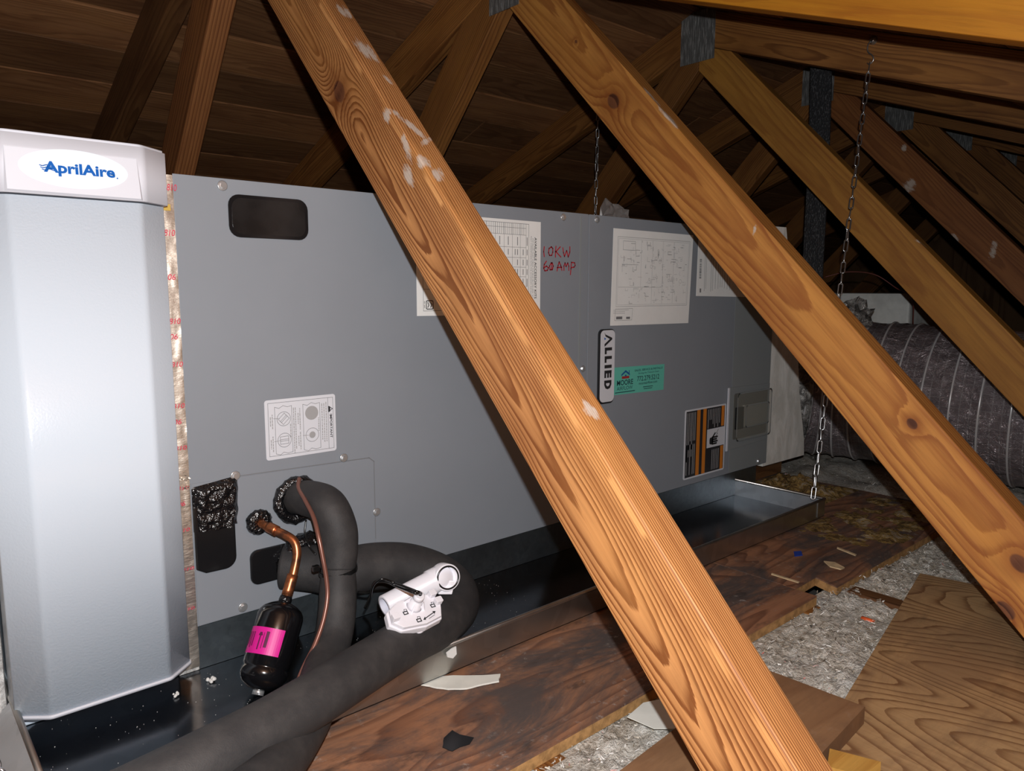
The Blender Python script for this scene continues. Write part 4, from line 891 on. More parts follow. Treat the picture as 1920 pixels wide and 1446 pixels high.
ob('outlet_stub', MB().lathe(dt, ax, [(Ld*0.96, 0.0065), (Ld*1.02, 0.0065)], 16), 'screw', DR, label='pale outlet stub')
# label wrapped round the shell, facing the room
uu_ = (CAM-dt); uu_ = (uu_-ax*uu_.dot(ax)).normalized(); vv_ = ax.cross(uu_)
def wrap(p, q, d): return dt+ax*q+(uu_*math.cos(p)+vv_*math.sin(p))*(rD+0.0003+d)
sgn = 1 if vv_.dot(CR) > 0 else -1
mb = MB(); A0, A1 = sorted((sgn*-1.75, sgn*0.38)); Q0, Q1 = Ld*0.36, Ld*0.635
for i in range(24):
    a, b = A0+(A1-A0)*i/24, A0+(A1-A0)*(i+1)/24; mb.add([wrap(a, Q0, 0), wrap(b, Q0, 0), wrap(b, Q1, 0), wrap(a, Q1, 0)], [(0, 1, 2, 3)], True)
lb_ = ob('drier_label', mb, 'magenta', DR, label='magenta paper label')
mb = MB()
def wr(p0, p1, q0, q1):
    for i in range(4):
        a, b = sgn*(p0+(p1-p0)*i/4), sgn*(p0+(p1-p0)*(i+1)/4); mb.add([wrap(a, q0, 0.0002), wrap(b, q0, 0.0002), wrap(b, q1, 0.0002), wrap(a, q1, 0.0002)], [(0, 1, 2, 3)])
h = Q1-Q0
wr(-0.63, -0.57, Q0+h*0.28, Q1-h*0.15); wr(-0.69, -0.51, Q0+h*0.26, Q0+h*0.33); wr(-0.66, -0.54, Q0+h*0.20, Q0+h*0.27)
wr(-0.36, -0.22, Q0+h*0.15, Q1-h*0.25); wr(-0.46, -0.43, Q0+h*0.2, Q1-h*0.2)
for k in range(5): wr(-1.5+k*0.13, -1.44+k*0.13, Q0+h*0.2, Q1-h*(0.2+0.06*(k % 3)))
ob('print_lines', mb, 'magenta_ink', lb_, kind='stuff')
# thin brown tube
tb = [pt(561, 897, -0.020), pt(560, 915, -0.036), pt(572, 938, -0.062), pt(588, 970, -0.090), pt(597, 1005, -0.106), pt(606, 1050, -0.116), pt(612, 1085, -0.122), pt(614, 1120, -0.128), pt(606, 1165, -0.136), pt(590, 1210, -0.143), pt(570, 1250, -0.150), pt(556, 1285, -0.160), pt(548, 1315, -0.168)]
ob('capillary_tube', MB().tube(catmull(tb, 8), 0.0027, 12), 'brown_tube', None, 'thin brown tube hugging the arching foam pipe', 'tube')
# sensor wire behind the arch
ob('sensor_wire', MB().tube(catmull([pt(574, 975, -0.030), pt(572, 1000, -0.034), pt(580, 1025, -0.038), pt(592, 1040, -0.05)], 6), 0.0012, 8), 'cable', None, 'fine black wire hanging behind the arching foam pipe', 'wire')

# ================================================================== FLOAT SWITCH WITH PVC TEE
yv = -0.165
FS = empty('float_switch', pt(790, 1165, yv), 'white plastic overflow float switch with a tee pipe, resting on the foam pipe bend', 'float switch')
ta, tb_ = pt(721, 1138, -0.168), pt(835, 1078, -0.168); tx = (tb_-ta).normalized()
rT = 0.0138
tbm = MB(); L = (tb_-ta).length
tbm.lathe(ta, tx, [(0, rT-0.0032), (0, rT-0.0004), (0.0006, rT), (L*0.72, rT), (L*0.73, rT+0.0016), (L, rT+0.0016), (L+0.004, rT*0.8), (L+0.005, 0.001)], 32, cap=False)
ob('pvc_pipe', tbm, 'pvc', FS); ob('pipe_bore', MB().lathe(ta, tx, [(0, rT-0.0032), (0.05, rT-0.0036), (0.051, 0.001)], 32, cap=False), 'pvc_inner', FS)
# side outlet of the tee, facing the room
so = ta+tx*(L-0.004); sd = (CAM-so).normalized(); sd = (sd-tx*sd.dot(tx)*0.35+CR*0.25-CU*0.18).normalized()
rT *= 1.12
ob('tee_outlet', MB().lathe(so, sd, [(-0.002, rT+0.001), (0.016, rT+0.001), (0.0165, rT+0.0005), (0.0165, rT-0.0030), (0.004, rT-0.0034), (0.0035, 0.001)], 36, cap=False), 'pvc', FS)
ob('o_ring', MB().tube([so+sd*0.0168+(sd.orthogonal().normalized()*math.cos(a)+sd.cross(sd.orthogonal().normalized())*math.sin(a))*(rT-0.0018) for a in [2*math.pi*k/40 for k in range(40)]], 0.0011, 8, closed=True), 'cable', FS, label='black rubber ring')
dn_ = -CU*0.9+tx*0.05; hc = so+sd*0.006
ob('tee_saddle', MB().prism([(-0.0125, -0.004), (0.010, -0.004), (0.006, -0.021), (-0.0105, -0.021)], lambda a, b, d: hc+CR*a+CU*b+sd*d, -0.004, 0.008), 'pvc', FS, bevel=0.001)
# switch body: an elongated octagon with ears, tilted towards the room
bc = pt(778, 1150, -0.222); SB = 1.22; bx = (pt(833, 1128, -0.190)-pt(735, 1158, -0.190)).normalized(); bu = (Vector((0, -0.55, 0.83))-bx*Vector((0, -0.55, 0.83)).dot(bx)).normalized(); by = bu.cross(bx)
def bd_(a, b, d): return bc+(bx*a+by*b+bu*d)*SB
octo = [(-0.0300, -0.0045), (-0.0215, -0.0135), (0.004, -0.0165), (0.0225, -0.0135), (0.0285, -0.002), (0.0275, 0.0105), (0.016, 0.0155), (-0.014, 0.0150), (-0.0265, 0.0085)]
ob('switch_base', MB().prism(octo, bd_, -0.0075, 0.0), 'pvc', FS, bevel=0.0012)
ob('switch_lid', MB().prism([(a*0.93, b*0.93) for a, b in octo], bd_, 0.0006, 0.0042), 'pvc', FS, bevel=0.0008)
ob('float_cup', MB().lathe(bd_(0.001, -0.006, -0.007), -bu, [(0, 0.0125), (0.005, 0.012), (0.0065, 0.008)], 28), 'pvc', FS)
for (ex_, ey_) in ((0.0225, 0.0105), (-0.0245, -0.002), (0.0245, 0.0015)):
    ob('clip_ear', MB().prism(rrect(ex_-0.0035, ex_+0.0035, ey_-0.003, ey_+0.003, 0.001, 3), bd_, 0.0040, 0.0095), 'pvc', FS, bevel=0.0008)
ob('cable_gland', MB().lathe(bd_(0.0005, 0.005, 0.004), bu, [(0, 0.0095), (0.003, 0.0072), (0.010, 0.0062), (0.0105, 0.0052), (0.0135, 0.0052), (0.014, 0.0060), (0.019, 0.0060), (0.0195, 0.005)], 28), 'pvc', FS)
for k in range(4):
    a = math.radians(45+90*k); ob('rib', MB().prism([(0.0055, 0), (0.0105, 0), (0.006, 0.010)], lambda p, q, d: bd_(0.0005+p*math.cos(a)-d*math.sin(a), 0.005+p*math.sin(a)+d*math.cos(a), 0.0042+q), -0.0007, 0.0007), 'pvc', FS)
mb = MB(); dl = 0.0046
strip2(mb, [(0.004, -0.0105), (0.0145, -0.0075)], 0.0009, bd_, dl)
for (x, y, s) in ((0.004, -0.0105, -1), (0.0145, -0.0075, 1)): mb.add([bd_(x+s*0.003, y+s*0.0009, dl), bd_(x-s*0.0004, y+0.0018, dl), bd_(x+s*0.0004, y-0.0018, dl)], [(0, 1, 2)])
strip2(mb, [(0.007, -0.0120), (0.0145, -0.0100)], 0.0005, bd_, dl)
for (x, y) in ((-0.0115, 0.0005), (-0.003, -0.0105), (0.018, -0.0005)):
    strip2(mb, [(x-0.002, y-0.0014), (x+0.002, y-0.0014), (x+0.002, y+0.0014), (x-0.002, y+0.0014)], 0.0010, bd_, dl, True)
    strip2(mb, [(x-0.0006, y+0.0015), (x+0.0002, y+0.0038), (x+0.0026, y+0.0034), (x+0.0024, y+0.0018)], 0.0005, bd_, dl)
ob('printed_symbols', mb, 'ink', FS, label='black padlock symbols and double arrow')
gp = bd_(0.0005, 0.005, 0.0225)
ob('cable', MB().tube(catmull([gp-bu*0.004, gp, gp+bu*0.006-bx*0.012, pt(745, 1100, -0.185), pt(722, 1089, -0.178), pt(703, 1092, -0.165), pt(697, 1105, -0.150), pt(690, 1112, -0.14), pt(672, 1111, -0.125)], 8), 0.0017, 10), 'cable', FS)
ob('cable', MB().tube(catmull([gp-bu*0.004+by*0.001, gp+by*0.001, gp+bu*0.008-bx*0.010, pt(742, 1094, -0.190), pt(716, 1086, -0.186), pt(700, 1098, -0.175), pt(694, 1120, -0.160), pt(684, 1140, -0.150)], 8), 0.0015, 10), 'cable', FS)

# ================================================================== AIR CLEANER
AX0, AX1 = -0.192, -0.0205; AYS, AYF = -0.032, -0.055; AZ0, AZ1, AZ2 = -0.0275, 0.4935, 0.5515
AC = empty('air_cleaner', ((AX0+AX1)/2, 0.2, PZ0+0.0015), 'tall white media air cleaner cabinet with a logo on its cap', 'air cleaner')
ob('cabinet', MB().box(AX0+0.004, AX1-0.004, 0.0, 0.52, PZ0+0.0015, 0.535), 'white_steel', AC, bevel=0.002)
def prof(x0, x1, yb, ys, yf, inset=0.0285, r=0.004, n=6):
    base = [(x1, yb), (x1, ys), (x1-inset, yf), (x0+inset, yf), (x0, ys), (x0, yb)]; out = []
    for i, p in enumerate(base):
        if i in (1, 2, 3, 4):
            rr = r if i in (2, 3) else 0.0015
            a = Vector(base[i-1])-Vector(p); b = Vector(base[(i+1) % 6])-Vector(p); p0 = Vector(p)+a.normalized()*min(rr, a.length/2); p1 = Vector(p)+b.normalized()*min(rr, b.length/2)
            for k in range(n+1):
                t_ = k/n; out.append(tuple((p0*(1-t_)**2)+(Vector(p)*2*t_*(1-t_))+(p1*t_*t_)))
        else: out.append(p)
    return out
fz = lambda a, b, d: Vector((a, b, d))
mb = MB().prism(prof(AX0, AX1, -0.0006, AYS, AYF), fz, AZ0+0.004, AZ1-0.0015, smooth=True)
ob('door', mb, 'white_steel', AC)
ob('door_lip', MB().prism(prof(AX0-0.0008, AX1+0.0012, -0.0006, AYS-0.0008, AYF-0.0012), fz, AZ0, AZ0+0.004, smooth=True), 'cap_plastic', AC)
cap = ob('cap', MB().prism(prof(AX0-0.003, AX1+0.0035, -0.0006, AYS-0.003, AYF-0.0045), fz, AZ1, AZ2-0.004, smooth=True).prism(prof(AX0-0.001, AX1+0.0015, -0.0006, AYS-0.001, AYF-0.0015), fz, AZ2-0.004, AZ2-0.0012, smooth=True), 'cap_plastic', AC, label='pale plastic cap')
YC = AYF-0.0045
fcap = lambda a, b, d: Vector((a, YC-d, b))
# raised trapezoid name panel
cA, cB, cC, cD = [at(x, y, 1, YC) for x, y in ((8, 357), (268, 377), (257, 297), (6, 271))]
npn = ob('name_panel', MB().add([fcap(p.x, p.z, 0.0) for p in (cA, cB, cC, cD)]+[fcap(cA.x+0.002, cA.z+0.0016, 0.0026), fcap(cB.x-0.002, cB.z+0.0016, 0.0026), fcap(cC.x-0.001, cC.z-0.001, 0.0004), fcap(cD.x+0.001, cD.z-0.001, 0.0004)],
   [(4, 5, 6, 7), (0, 1, 5, 4), (1, 2, 6, 5), (2, 3, 7, 6), (3, 0, 4, 7)]), 'cap_plastic', cap)
# the logo lies on the panel's slope
zlo, zhi = cA.z+0.0016, cD.z-0.001
def flogo(a, b, d):
    t_ = (b-zlo)/(zhi-zlo); return fcap(a, b, 0.0026+(0.0004-0.0026)*t_+0.0002+d)
eC, eR, eL, eT = at(141, 318, 1, YC-0.0015), at(244, 331, 1, YC-0.0015), at(38, 311, 1, YC-0.0015), at(141, 288, 1, YC-0.0015)
oval = ob('logo_oval', MB().add([flogo(eC.x+(eR.x-eL.x)/2*math.cos(a), eC.z+0.0182*math.sin(a), 0) for a in [2*math.pi*k/48 for k in range(48)]], [list(range(48))]), 'logo_white', cap, label='white oval with blue logo lettering')
lA, lB, lT, lD = at(82, 319, 1, YC-0.0015), at(216, 333, 1, YC-0.0015), at(95, 303, 1, YC-0.0015), at(97, 322, 1, YC-0.0015)
mb = text(MB(), 'AprilAire', (lA.x, lB.x, lD.z-0.0038, lT.z+0.0004), flogo, 0.0003, 0, 0.034)
dr = at(219, 333, 1, YC-0.0015); disc2(mb, dr.x+0.0004, dr.z-0.0008, 0.0007, flogo, 0.0003, 12)
ob('lettering', mb, 'logo_blue', cap)
mb = MB()
for k, (y0, l) in enumerate(((309, 0), (313, 2), (317, 5))):
    w0 = [at(74+l+q*3.2, y0+1.2*math.sin(q*1.1)+q*0.3, 1, YC-0.0015) for q in range(8)]
    strip2(mb, [(p.x, p.z) for p in w0], 0.0008, flogo, 0.0006 if k else 0.0006)
ob('wave_mark', mb, 'logo_blue', cap)
# duct behind and left of it, and the foil-taped joint to the handler
ob('return_duct', MB().box(-0.80, AX0-0.001, 0.004, 0.50, PZ0+0.002, 0.51), 'wrap', None, 'rough white wrapped return duct joining the white air cleaner', 'duct', bevel=0.006)
FT = empty('foil_taped_collar', (-0.009, 0.2, PZ0), 'narrow foil-taped collar with red print between the air cleaner and the air handler', 'duct collar')
mb = MB().box(-0.0240, -0.0006, 0.0004, 0.50, PZ0+0.0015, 0.531); ob('collar_board', mb, 'wrap', FT)
mb = MB(); nx, nz = 8, 150
for j in range(nz+1):
    for i in range(nx+1):
        x = -0.024+i*0.0236/nx; z = -0.050+j*0.581/nz
        mb.v.append(Vector((x, -0.0008-0.0012*abs(mnoise.noise(Vector((x*150, 0, z*60))))-0.0012*abs(mnoise.noise(Vector((x*40, 7, z*22)))), z)))
for j in range(nz):
    for i in range(nx): a = j*(nx+1)+i; mb.f.append([a, a+1, a+nx+2, a+nx+1]); mb.sm.append(True)
foil = ob('foil_tape', mb, 'foil', FT, label='shiny wrinkled foil tape')
ff = lambda a, b, d: Vector((a, -0.0036-d, b))
for (x, y, s, w_) in ((322, 352, '810', 18), (318, 437, '810', 20), (322, 520, '06', 14), (328, 603, '810', 21), (326, 632, '06', 14), (332, 684, '810', 22), (335, 762, '810', 22), (333, 792, '06', 14), (339, 841, '810', 22), (343, 916, '810', 22), (340, 946, '06', 14), (345, 995, '810', 22), (352, 1068, '810', 24), (354, 1143, '810', 22)):
    a, b = at(x-w_/2, y+5, 1, -0.0036), at(x+w_/2, y-6, 1, -0.0036); ob('red_print', text(MB(), s, (a.x, b.x, a.z, b.z), ff, 0, 0, 0.0, 0.2), 'red_print', foil)
ya = at(312, 388, 1, -0.004); ob('board_edge', MB().box(ya.x-0.008, ya.x+0.004, -0.0050, -0.0038, ya.z-0.004, ya.z+0.003), 'tape_yellow', FT)
mb = MB(); c_ = at(347, 901, 1, -0.004)
for k in range(18):
    a = RNG.uniform(0, 6.28); r0 = RNG.uniform(0.001, 0.006); q = c_+Vector((r0*math.cos(a), RNG.uniform(-0.004, 0.001), 1.3*r0*math.sin(a)))
    mb.add([q, q+Vector((RNG.uniform(-.005, .005), RNG.uniform(-.003, .002), RNG.uniform(-.004, .004))), q+Vector((RNG.uniform(-.005, .005), RNG.uniform(-.003, .002), RNG.uniform(-.004, .004)))], [(0, 1, 2)])
ob('crumpled_foil', mb, 'foil', FT)

# ================================================================== CHAINS
def link_mesh(L=0.028, W=0.0106, r=0.00145):
    hw_, hl = W/2-r, L/2-W/2; pts = []
    for k in range(9): a = math.pi*k/8; pts.append((hw_*math.cos(a), 0, hl+hw_*math.sin(a)))
    for k in range(9): a = math.pi+math.pi*k/8; pts.append((hw_*math.cos(a), 0, -hl+hw_*math.sin(a)))
    m = MB().tube(pts, r, 8, closed=True).mesh('link'); m.materials.append(MT['chain']); return m
LM = link_mesh()
def chain(label, a, b, hook=None, wob=0.0):
    a, b = Vector(a), Vector(b); R_ = empty('hanging_chain', b, label, 'chain', 'chains carrying the drain pan')
    n = int((a-b).length/0.0232); tn = (a-b).normalized(); ref = tn.orthogonal()
    for k in range(n):
        p = b+(a-b)*((k+0.5)/n)+Vector((wob*math.sin(k*0.7), wob*math.cos(k*0.5), 0))
        q = tn.to_track_quat('Z', 'Y').to_matrix().to_4x4() @ Matrix.Rotation((math.pi/2)*(k % 2)+0.35+0.25*math.sin(k*0.9), 4, 'Z') @ Matrix.Rotation(0.06*math.sin(k*1.7), 4, 'X')
        o = bpy.data.objects.new('link', LM); COL.objects.link(o); o.parent = R_; o.matrix_local = Matrix.Translation(p-b) @ q
    if hook:
        h = Vector(hook)
        mb = MB().lathe(h+Vector((-0.0005, 0, 0)), (-1, 0, 0), [(0, 0.009), (0.0015, 0.009), (0.003, 0.0055), (0.008, 0.0055), (0.0085, 0.002)], 24)
        ob('screw_eye', mb, 'chain', R_)
        mb = MB().tube(catmull([h+Vector((-0.004, 0.002, 0.002)), h+Vector((-0.010, 0.007, -0.010)), h+Vector((-0.010, 0.006, -0.024)), h+Vector((-0.010, -0.004, -0.034)), h+Vector((-0.009, -0.006, -0.044)), h+Vector((-0.008, 0.002, -0.050)), h+Vector((-0.006, 0.008, -0.046))], 6), 0.0015, 10); ob('hook', mb, 'chain', R_)
    return R_
hk = at(1638, 76, 0, 1.423)
chain('long silver chain hooked to a truss and holding the drain pan corner beside the duct', hk+Vector((-0.012, 0, -0.048)), at(1524, 936, 2, -0.012), hk)
t2 = at(1122, 215, 1, 0.60)
chain('silver chain hanging in the dark behind the top of the air handler', (t2.x, 0.60, 1.0), (at(1112, 400, 1, 0.60)).x * Vector((1, 0, 0))+Vector((0, 0.60, -0.012)))
chain('silver chain at the pan end below the white air cleaner', (-0.405, -0.235, 0.70), (-0.2135, -0.163, -0.022))

# ================================================================== SUPPLY PLENUM, FLEX DUCT, STRAP
PL = empty('supply_plenum', (1.41, 0.27, PZ0), 'grey-white mastic-smeared plenum box on the end of the air handler', 'duct')
mb = MB(); segs = 14; cols = []
for j in range(segs+1):
    z = -0.012+j*(0.548+0.012)/segs; xr = 1.512-0.14*max(0, (z-0.0)/0.54)+0.006*mnoise.noise(Vector((0, 0, z*14)))
    ring = [(1.3075, 0.010), (xr-0.012, 0.006+0.004*mnoise.noise(Vector((4, 0, z*11)))), (xr, 0.016), (xr+0.004, 0.52), (1.3075, 0.52)]
    cols.append([Vector((x, y, z)) for x, y in ring])
for c in cols: mb.v += c
m_ = 5
for j in range(segs):
    for k in range(m_): mb.f.append([j*m_+k, j*m_+(k+1) % m_, (j+1)*m_+(k+1) % m_, (j+1)*m_+k]); mb.sm.append(False)
mb.f.append([k for k in range(m_)][::-1]); mb.sm.append(False); mb.f.append([segs*m_+k for k in range(m_)]); mb.sm.append(False)
ob('plenum_box', mb, 'mastic', PL)
ob('joint_gasket', MB().box(1.3050, 1.3074, 0.004, 0.5, 0.0, 0.53), 'black_plastic', PL)
ob('plenum_stand', MB().box(1.33, 1.47, 0.05, 0.45, ZPLY+0.0005, -0.0125), 'dark_timber', PL)
# flexible duct: from the plenum's side, round towards the room
FD = empty('flexible_duct', (1.78, -0.2, -0.09), 'fat dark glossy flexible duct with wire rings and a scrim-lined jacket', 'flexible duct')
dpath = catmull([(1.545, 0.245, 0.135), (1.61, 0.222, 0.135), (1.70, 0.16, 0.133), (1.765, 0.06, 0.131), (1.80, -0.08, 0.128), (1.82, -0.25, 0.122), (1.84, -0.45, 0.115), (1.87, -0.70, 0.108), (1.92, -1.00, 0.102), (1.98, -1.35, 0.10)], 12)
RD = 0.193; seg = 64; mb = MB(); n = len(dpath); T = [(dpath[min(i+1, n-1)]-dpath[max(i-1, 0)]).normalized() for i in range(n)]
cum = [0]
for i in range(1, n): cum.append(cum[-1]+(dpath[i]-dpath[i-1]).length)
rows = []
RP = 0.062; total = cum[-1]; NS = int(total/0.0075)
def path_at(s):
    for i in range(1, n):
        if cum[i] >= s: u = (s-cum[i-1])/(cum[i]-cum[i-1]); return dpath[i-1].lerp(dpath[i], u), T[i-1].lerp(T[i], u).normalized()
    return dpath[-1], T[-1]
def frame(tg):
    up = Vector((0, 0, 1)); sd_ = tg.cross(up).normalized(); return sd_, sd_.cross(tg).normalized()
for k in range(NS+1):
    s = total*k/NS; p, tg = path_at(s); a_, b_ = frame(tg); ph = (s % RP)/RP; sag = 0.0055*math.sin(math.pi*ph)**0.8
    row = []
    for j in range(seg):
        th = 2*math.pi*j/seg; wob = 0.004*mnoise.noise(Vector((math.cos(th)*4, math.sin(th)*4, s*22)))+0.0025*mnoise.noise(Vector((math.cos(th)*11, math.sin(th)*11, s*60)))
        st = min(1, s/0.12); rr = (RD*(0.80+0.20*st))-sag+wob*(0.3+math.sin(math.pi*ph))
        row.append(p+a_*rr*math.cos(th)+b_*rr*math.sin(th)*0.99)
    mb.v += row
for k in range(NS):
    for j in range(seg): mb.f.append([k*seg+j, k*seg+(j+1) % seg, (k+1)*seg+(j+1) % seg, (k+1)*seg+j]); mb.sm.append(True)
m = bpy.data.meshes.new('jacket'); m.from_pydata([v-ORI[FD] for v in mb.v], [], mb.f); m.polygons.foreach_set('use_smooth', mb.sm)
uvl = m.uv_layers.new(name='UVMap'); 
for pi, p in enumerate(m.polygons):
    k, j = divmod(pi, seg)
    for li, (dj, dk) in zip(p.loop_indices, ((0, 0), (1, 0), (1, 1), (0, 1))): uvl.data[li].uv = ((k+dk)/NS*total/1.0, (j+dj)/seg)
m.materials.append(MT['flex']); o = bpy.data.objects.new('jacket', m); COL.objects.link(o); o.parent = FD
k = 1
while k*RP < total-0.01:
    p, tg = path_at(k*RP); a_, b_ = frame(tg); st = min(1, k*RP/0.12); rr = RD*(0.80+0.20*st)-0.0005
    rm_ = MB().tube([p+a_*rr*math.cos(2*math.pi*j/56)+b_*rr*math.sin(2*math.pi*j/56)*0.99 for j in range(56)], 0.0026, 6, closed=True)
    ob('wire_ring', rm_, 'flex_wire', FD); k += 1
# crumpled foil collar at its start
mb = MB(); 
for k in range(16):
    s = 0.004+k*0.012; p, tg = path_at(s); a_, b_ = frame(tg)
    for j in range(72):
        th = 2*math.pi*j/72; rr = RD*(0.80+0.20*min(1, s/0.12))+0.006+0.012*mnoise.noise(Vector((math.cos(th)*6, math.sin(th)*6, s*30)))+0.006*mnoise.noise(Vector((math.cos(th)*17, math.sin(th)*17, s*80)))
        mb.v.append(p+a_*rr*math.cos(th)+b_*rr*math.sin(th))
for k in range(15):
    for j in range(72): mb.f.append([k*72+j, k*72+(j+1) % 72, (k+1)*72+(j+1) % 72, (k+1)*72+j]); mb.sm.append(True)
ob('foil_sleeve', mb, 'crumple', FD, label='crumpled foil and mastic sleeve')
# duct-board box behind
ob('junction_box', MB().box(2.13, 2.42, 0.015, 0.40, -0.098, 0.394), 'white_board', None, 'plain white duct board box standing behind the flexible duct', 'duct box', bevel=0.008)
# black strap
s0, s1 = at(1535, 120, 0, 1.6), at(1521, 560, 0, 1.6)
mb = MB(); N_ = 40
for k in range(N_+1):
    u = k/N_; z = 1.02+(0.30-1.02)*u; y = s0.y+(s1.y-s0.y)*u-0.004; x = 1.60+0.006*math.sin(u*5)
    for (dy, dx) in ((-0.0275, 0), (0.0275, 0), (0.0275, 0.004), (-0.0275, 0.004)): mb.v.append(Vector((x+dx, y+dy, z)))
for k in range(N_):
    for q in range(4): mb.f.append([k*4+q, k*4+(q+1) % 4, (k+1)*4+(q+1) % 4, (k+1)*4+q]); mb.sm.append(False)
ob('hanging_strap', mb, 'strap', None, 'wide woven black strap hanging from the roof down to the flexible duct', 'strap')
ob('loose_wire', MB().tube(catmull([at(1545, 520, 0, 1.75), at(1590, 510, 0, 1.78), at(1640, 515, 0, 1.82), at(1680, 540, 0, 1.85), at(1710, 560, 0, 1.9), at(1712, 610, 0, 1.93)], 8), 0.0016, 8), 'wire_red', None, 'thin red-brown wire drooping above the flexible duct', 'wire')

# ================================================================== SCRAPS ON THE FLOOR
def blob(name, outline, z, mat, label, cat, th=0.0012, group=None, curl=0.0):
    """thin irregular scrap lying flat: outline in photo pixels on height z"""
    P = [at(x, y, 2, z) for x, y in outline]; c = sum((p for p in P), Vector())/len(P); mb = MB(); n = len(P)
    out = []
    for i in range(n):
        a, b = P[i], P[(i+1) % n]
        for q in range(3): p = a.lerp(b, q/3); out.append(p+(p-c)*0.05*mnoise.noise(p*160))
    top = [Vector((p.x, p.y, z+th+curl*((p-c).length**1.0))) for p in out]; bot = [Vector((p.x, p.y, z+curl*((p-c).length))) for p in out]
    m_ = len(out); mb.v += top+bot+[Vector((c.x, c.y, z+th)), Vector((c.x, c.y, z))]
    for i in range(m_):
        j = (i+1) % m_; mb.f += [[i, j, 2*m_], [m_+j, m_+i, 2*m_+1], [i, m_+i, m_+j, j]]; mb.sm += [False, False, False]
    return ob(name, mb, mat, None, label, cat, group)
zf = ZPLY+0.0004
blob('white_plastic_strip', [(790, 1287), (815, 1272), (850, 1270), (905, 1270), (938, 1268), (936, 1281), (905, 1286), (875, 1294), (840, 1295), (810, 1291)], zf, 'white_scrap', 'curved white plastic strip lying on the stained plywood by the pan', 'scrap', 0.002, curl=0.02)
blob('tar_smudge', [(832, 1385), (848, 1370), (862, 1378), (888, 1384), (880, 1396), (862, 1402), (848, 1410), (830, 1402)], zf, 'black_plastic', 'flat black tar smudge on the stained plywood', 'smudge', 0.0006)
blob('tape_scrap', [(1488, 1035), (1502, 1034), (1505, 1042), (1490, 1044)], zf, 'blue_tape', 'small blue tape scrap near the drain pan corner', 'scrap', 0.001)
blob('wood_chip', [(1545, 1054), (1565, 1056), (1584, 1066), (1576, 1069), (1556, 1064)], zf, 'splinter', 'broad pale wood chip on the notched plywood sheet', 'wood chip', 0.002)
blob('wood_sliver', [(1570, 1027), (1606, 1041), (1604, 1043), (1569, 1029)], zf, 'splinter', 'thin pale wood sliver behind the broad wood chip', 'wood chip', 0.0015)
blob('wood_sliver', [(1447, 1076), (1498, 1092), (1497, 1094), (1446, 1078)], zf, 'splinter', 'long thin wood sliver near the plywood notch', 'wood chip', 0.0015)
mb = MB(); a, b = at(1616, 1160, 2, -0.075), at(1638, 1168, 2, -0.075); mb.tube([a, b], 0.0042, 12); ob('orange_plug', mb, 'orange_bit', None, 'small orange plastic plug lying on the loose insulation', 'plug')
for (x, y, s, lb) in ((394, 1274, 0.0045, 'larger white foam crumb in the drain pan below the air cleaner'), (329, 1302, 0.003, 'smaller white foam crumb in the drain pan below the air cleaner')):
    c = at(x, y, 2, PZ0+0.004); mb = MB(); 
    for k in range(6):
        q = c+Vector((RNG.uniform(-s, s), RNG.uniform(-s, s), RNG.uniform(-0.001, 0.001))); r0 = s*RNG.uniform(0.35, 0.6)
        mb.lathe(q-Vector((0, 0, r0)), (0, 0, 1), [(0, r0*0.3), (r0*0.5, r0*0.9), (r0, r0), (r0*1.6, r0*0.7), (r0*2, r0*0.2)], 8)
    ob('foam_crumb', mb, 'foam_blob', None, lb, 'crumb', 'foam crumbs in the pan')
# dust specks on the pan floor: too many to count
mb = MB(); r3 = random.Random(5)
for k in range(260):
    x, y = r3.uniform(PX0+0.01, 0.45), r3.uniform(PY0+0.01, -0.01); s = r3.uniform(0.0002, 0.0006); z = PZ0+tk+0.0003
    mb.add([(x-s, y-s*0.6, z), (x+s, y-s*0.3, z), (x+s*0.4, y+s, z), (x, y, z+s)], [(0, 1, 3), (1, 2, 3), (2, 0, 3)])
ob('dust_specks', mb, 'foam_blob', None, 'pale dust specks scattered over the pan floor', 'dust', None, 'stuff')
# paper tag and torn bit on the pan's front
mb = MB(); q = [at(x, y, 1, PY0-0.0035) for x, y in ((836, 1224), (846, 1216), (854, 1212), (855, 1226), (848, 1234), (838, 1232))]
mb.add(q+[p+Vector((0, -0.0015, 0)) for p in q], [list(range(6)), list(range(6, 12))[::-1]]+[[i, (i+1) % 6, 6+(i+1) % 6, 6+i] for i in range(6)]); ob('torn_tag', mb, 'foam_blob', None, 'little torn white tag hanging on the front wall of the drain pan', 'tag')
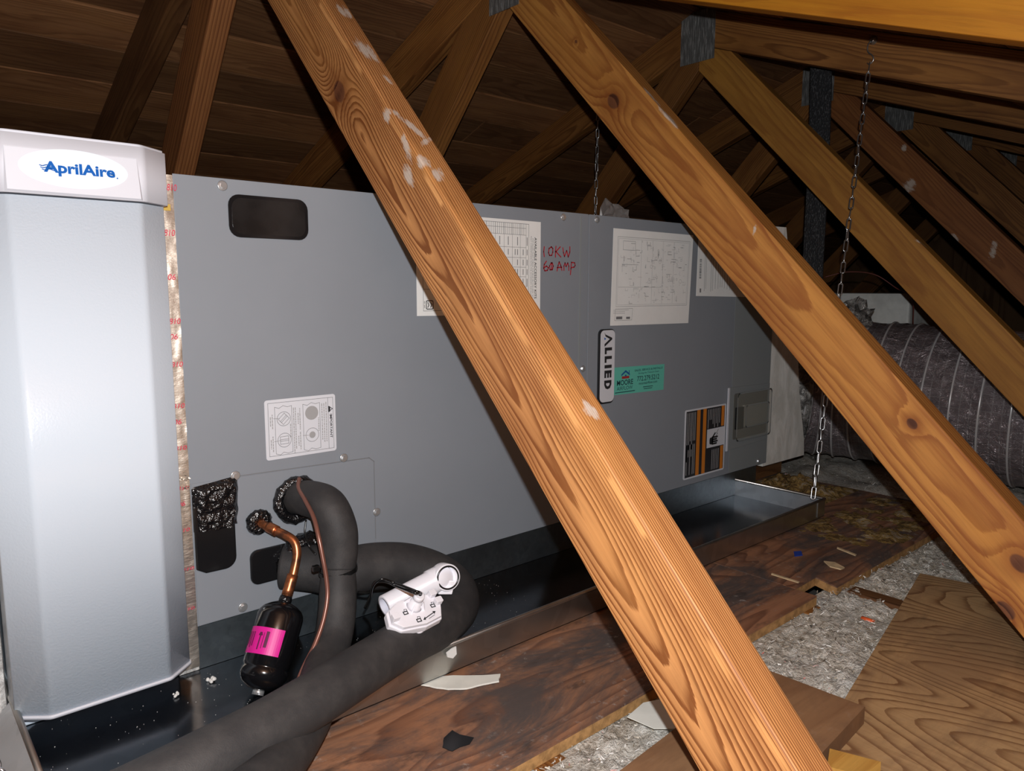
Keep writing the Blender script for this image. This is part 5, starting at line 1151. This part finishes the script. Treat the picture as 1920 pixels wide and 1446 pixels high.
# torn insulation and rubbish beyond the pan end: uncountable
def rubbish(label, x0, x1, y0, y1, res, amp, thr, mat, seed):
    mb = MB(); nx, ny = int((x1-x0)/res), int((y1-y0)/res); idx = {}
    def h(i, j):
        x, y = x0+i*res, y0+j*res; u, v = i/nx, j/ny
        e_ = min(1, 5*min(u, 1-u, v, 1-v)); p = Vector((x*16, y*16, seed))
        return amp*(mnoise.fractal(p, 0.8, 2.2, 5)*0.8+0.35-thr)*e_+amp*0.35*abs(mnoise.noise(p*5))*e_
    for j in range(ny):
        for i in range(nx):
            q = [(i, j), (i+1, j), (i+1, j+1), (i, j+1)]
            if max(h(*k) for k in q) <= 0.0004: continue
            f_ = []
            for k in q:
                if k not in idx: idx[k] = len(mb.v); mb.v.append(Vector((x0+k[0]*res, y0+k[1]*res, ZPLY+max(0.0002, h(*k)))))
                f_.append(idx[k])
            mb.f.append(f_); mb.sm.append(True)
    ob('torn_insulation', mb, mat, None, label, 'insulation', None, 'stuff')
rubbish('torn yellow brown insulation heaped below the plenum', 1.19, 1.449, -0.16, 0.045, 0.004, 0.030, 0.05, 'fibre', 2.0)
rubbish('thin dusty insulation shreds on the plywood in front of the duct', 1.05, 1.449, -0.375, -0.20, 0.004, 0.012, 0.40, 'fibre', 6.0)
q = [at(x, y, 2, -0.0605) for x, y in ((1176, 1344), (1206, 1318), (1262, 1306), (1280, 1366), (1226, 1366))]
ob('pale_card', MB().prism([(p.x, p.y) for p in q], fz, -0.0614, -0.0604), 'white_scrap', None, 'pale cream card lying on the insulation at the plywood edge', 'card')
# crumpled sheet scraps
def crumple(name, c, rx, ry, rz, mat, label, cat, seed, parent=None, flat=True):
    mb = MB(); nu, nv = 22, 12
    for j in range(nv+1):
        b = -math.pi/2+math.pi*j/nv
        for i in range(nu):
            a = 2*math.pi*i/nu; d = Vector((math.cos(a)*math.cos(b), math.sin(a)*math.cos(b), math.sin(b)))
            k = 1+0.55*mnoise.noise(d*2.7+Vector((seed, 0, 0)))+0.35*mnoise.noise(d*7+Vector((0, seed, 0)))
            z = rz*d.z*k; mb.v.append(Vector(c)+Vector((rx*d.x*k, ry*d.y*k, max(0, z) if flat else z)))
    for j in range(nv):
        for i in range(nu): mb.f.append([j*nu+i, j*nu+(i+1) % nu, (j+1)*nu+(i+1) % nu, (j+1)*nu+i]); mb.sm.append(False)
    return ob(name, mb, mat, parent, label, cat)
t = NT('clear_film'); MT['film'] = t.set((0.40, 0.36, 0.34), 0.12, 0, 0.8, Alpha=0.45)
crumple('plastic_film', (at(1148, 392, 1, 0.22).x, 0.22, UH+0.0005), 0.035, 0.05, 0.048, 'film', 'crumpled clear plastic film lying on top of the air handler', 'plastic film', 2.0)
p_ = at(1618, 592, 0, 1.70)
crumple('crumpled_tape', (1.70, p_.y+0.03, p_.z-0.012), 0.05, 0.05, 0.045, 'crumple', 'crumpled silver tape on top of the duct', None, 5.0, FD, flat=False)
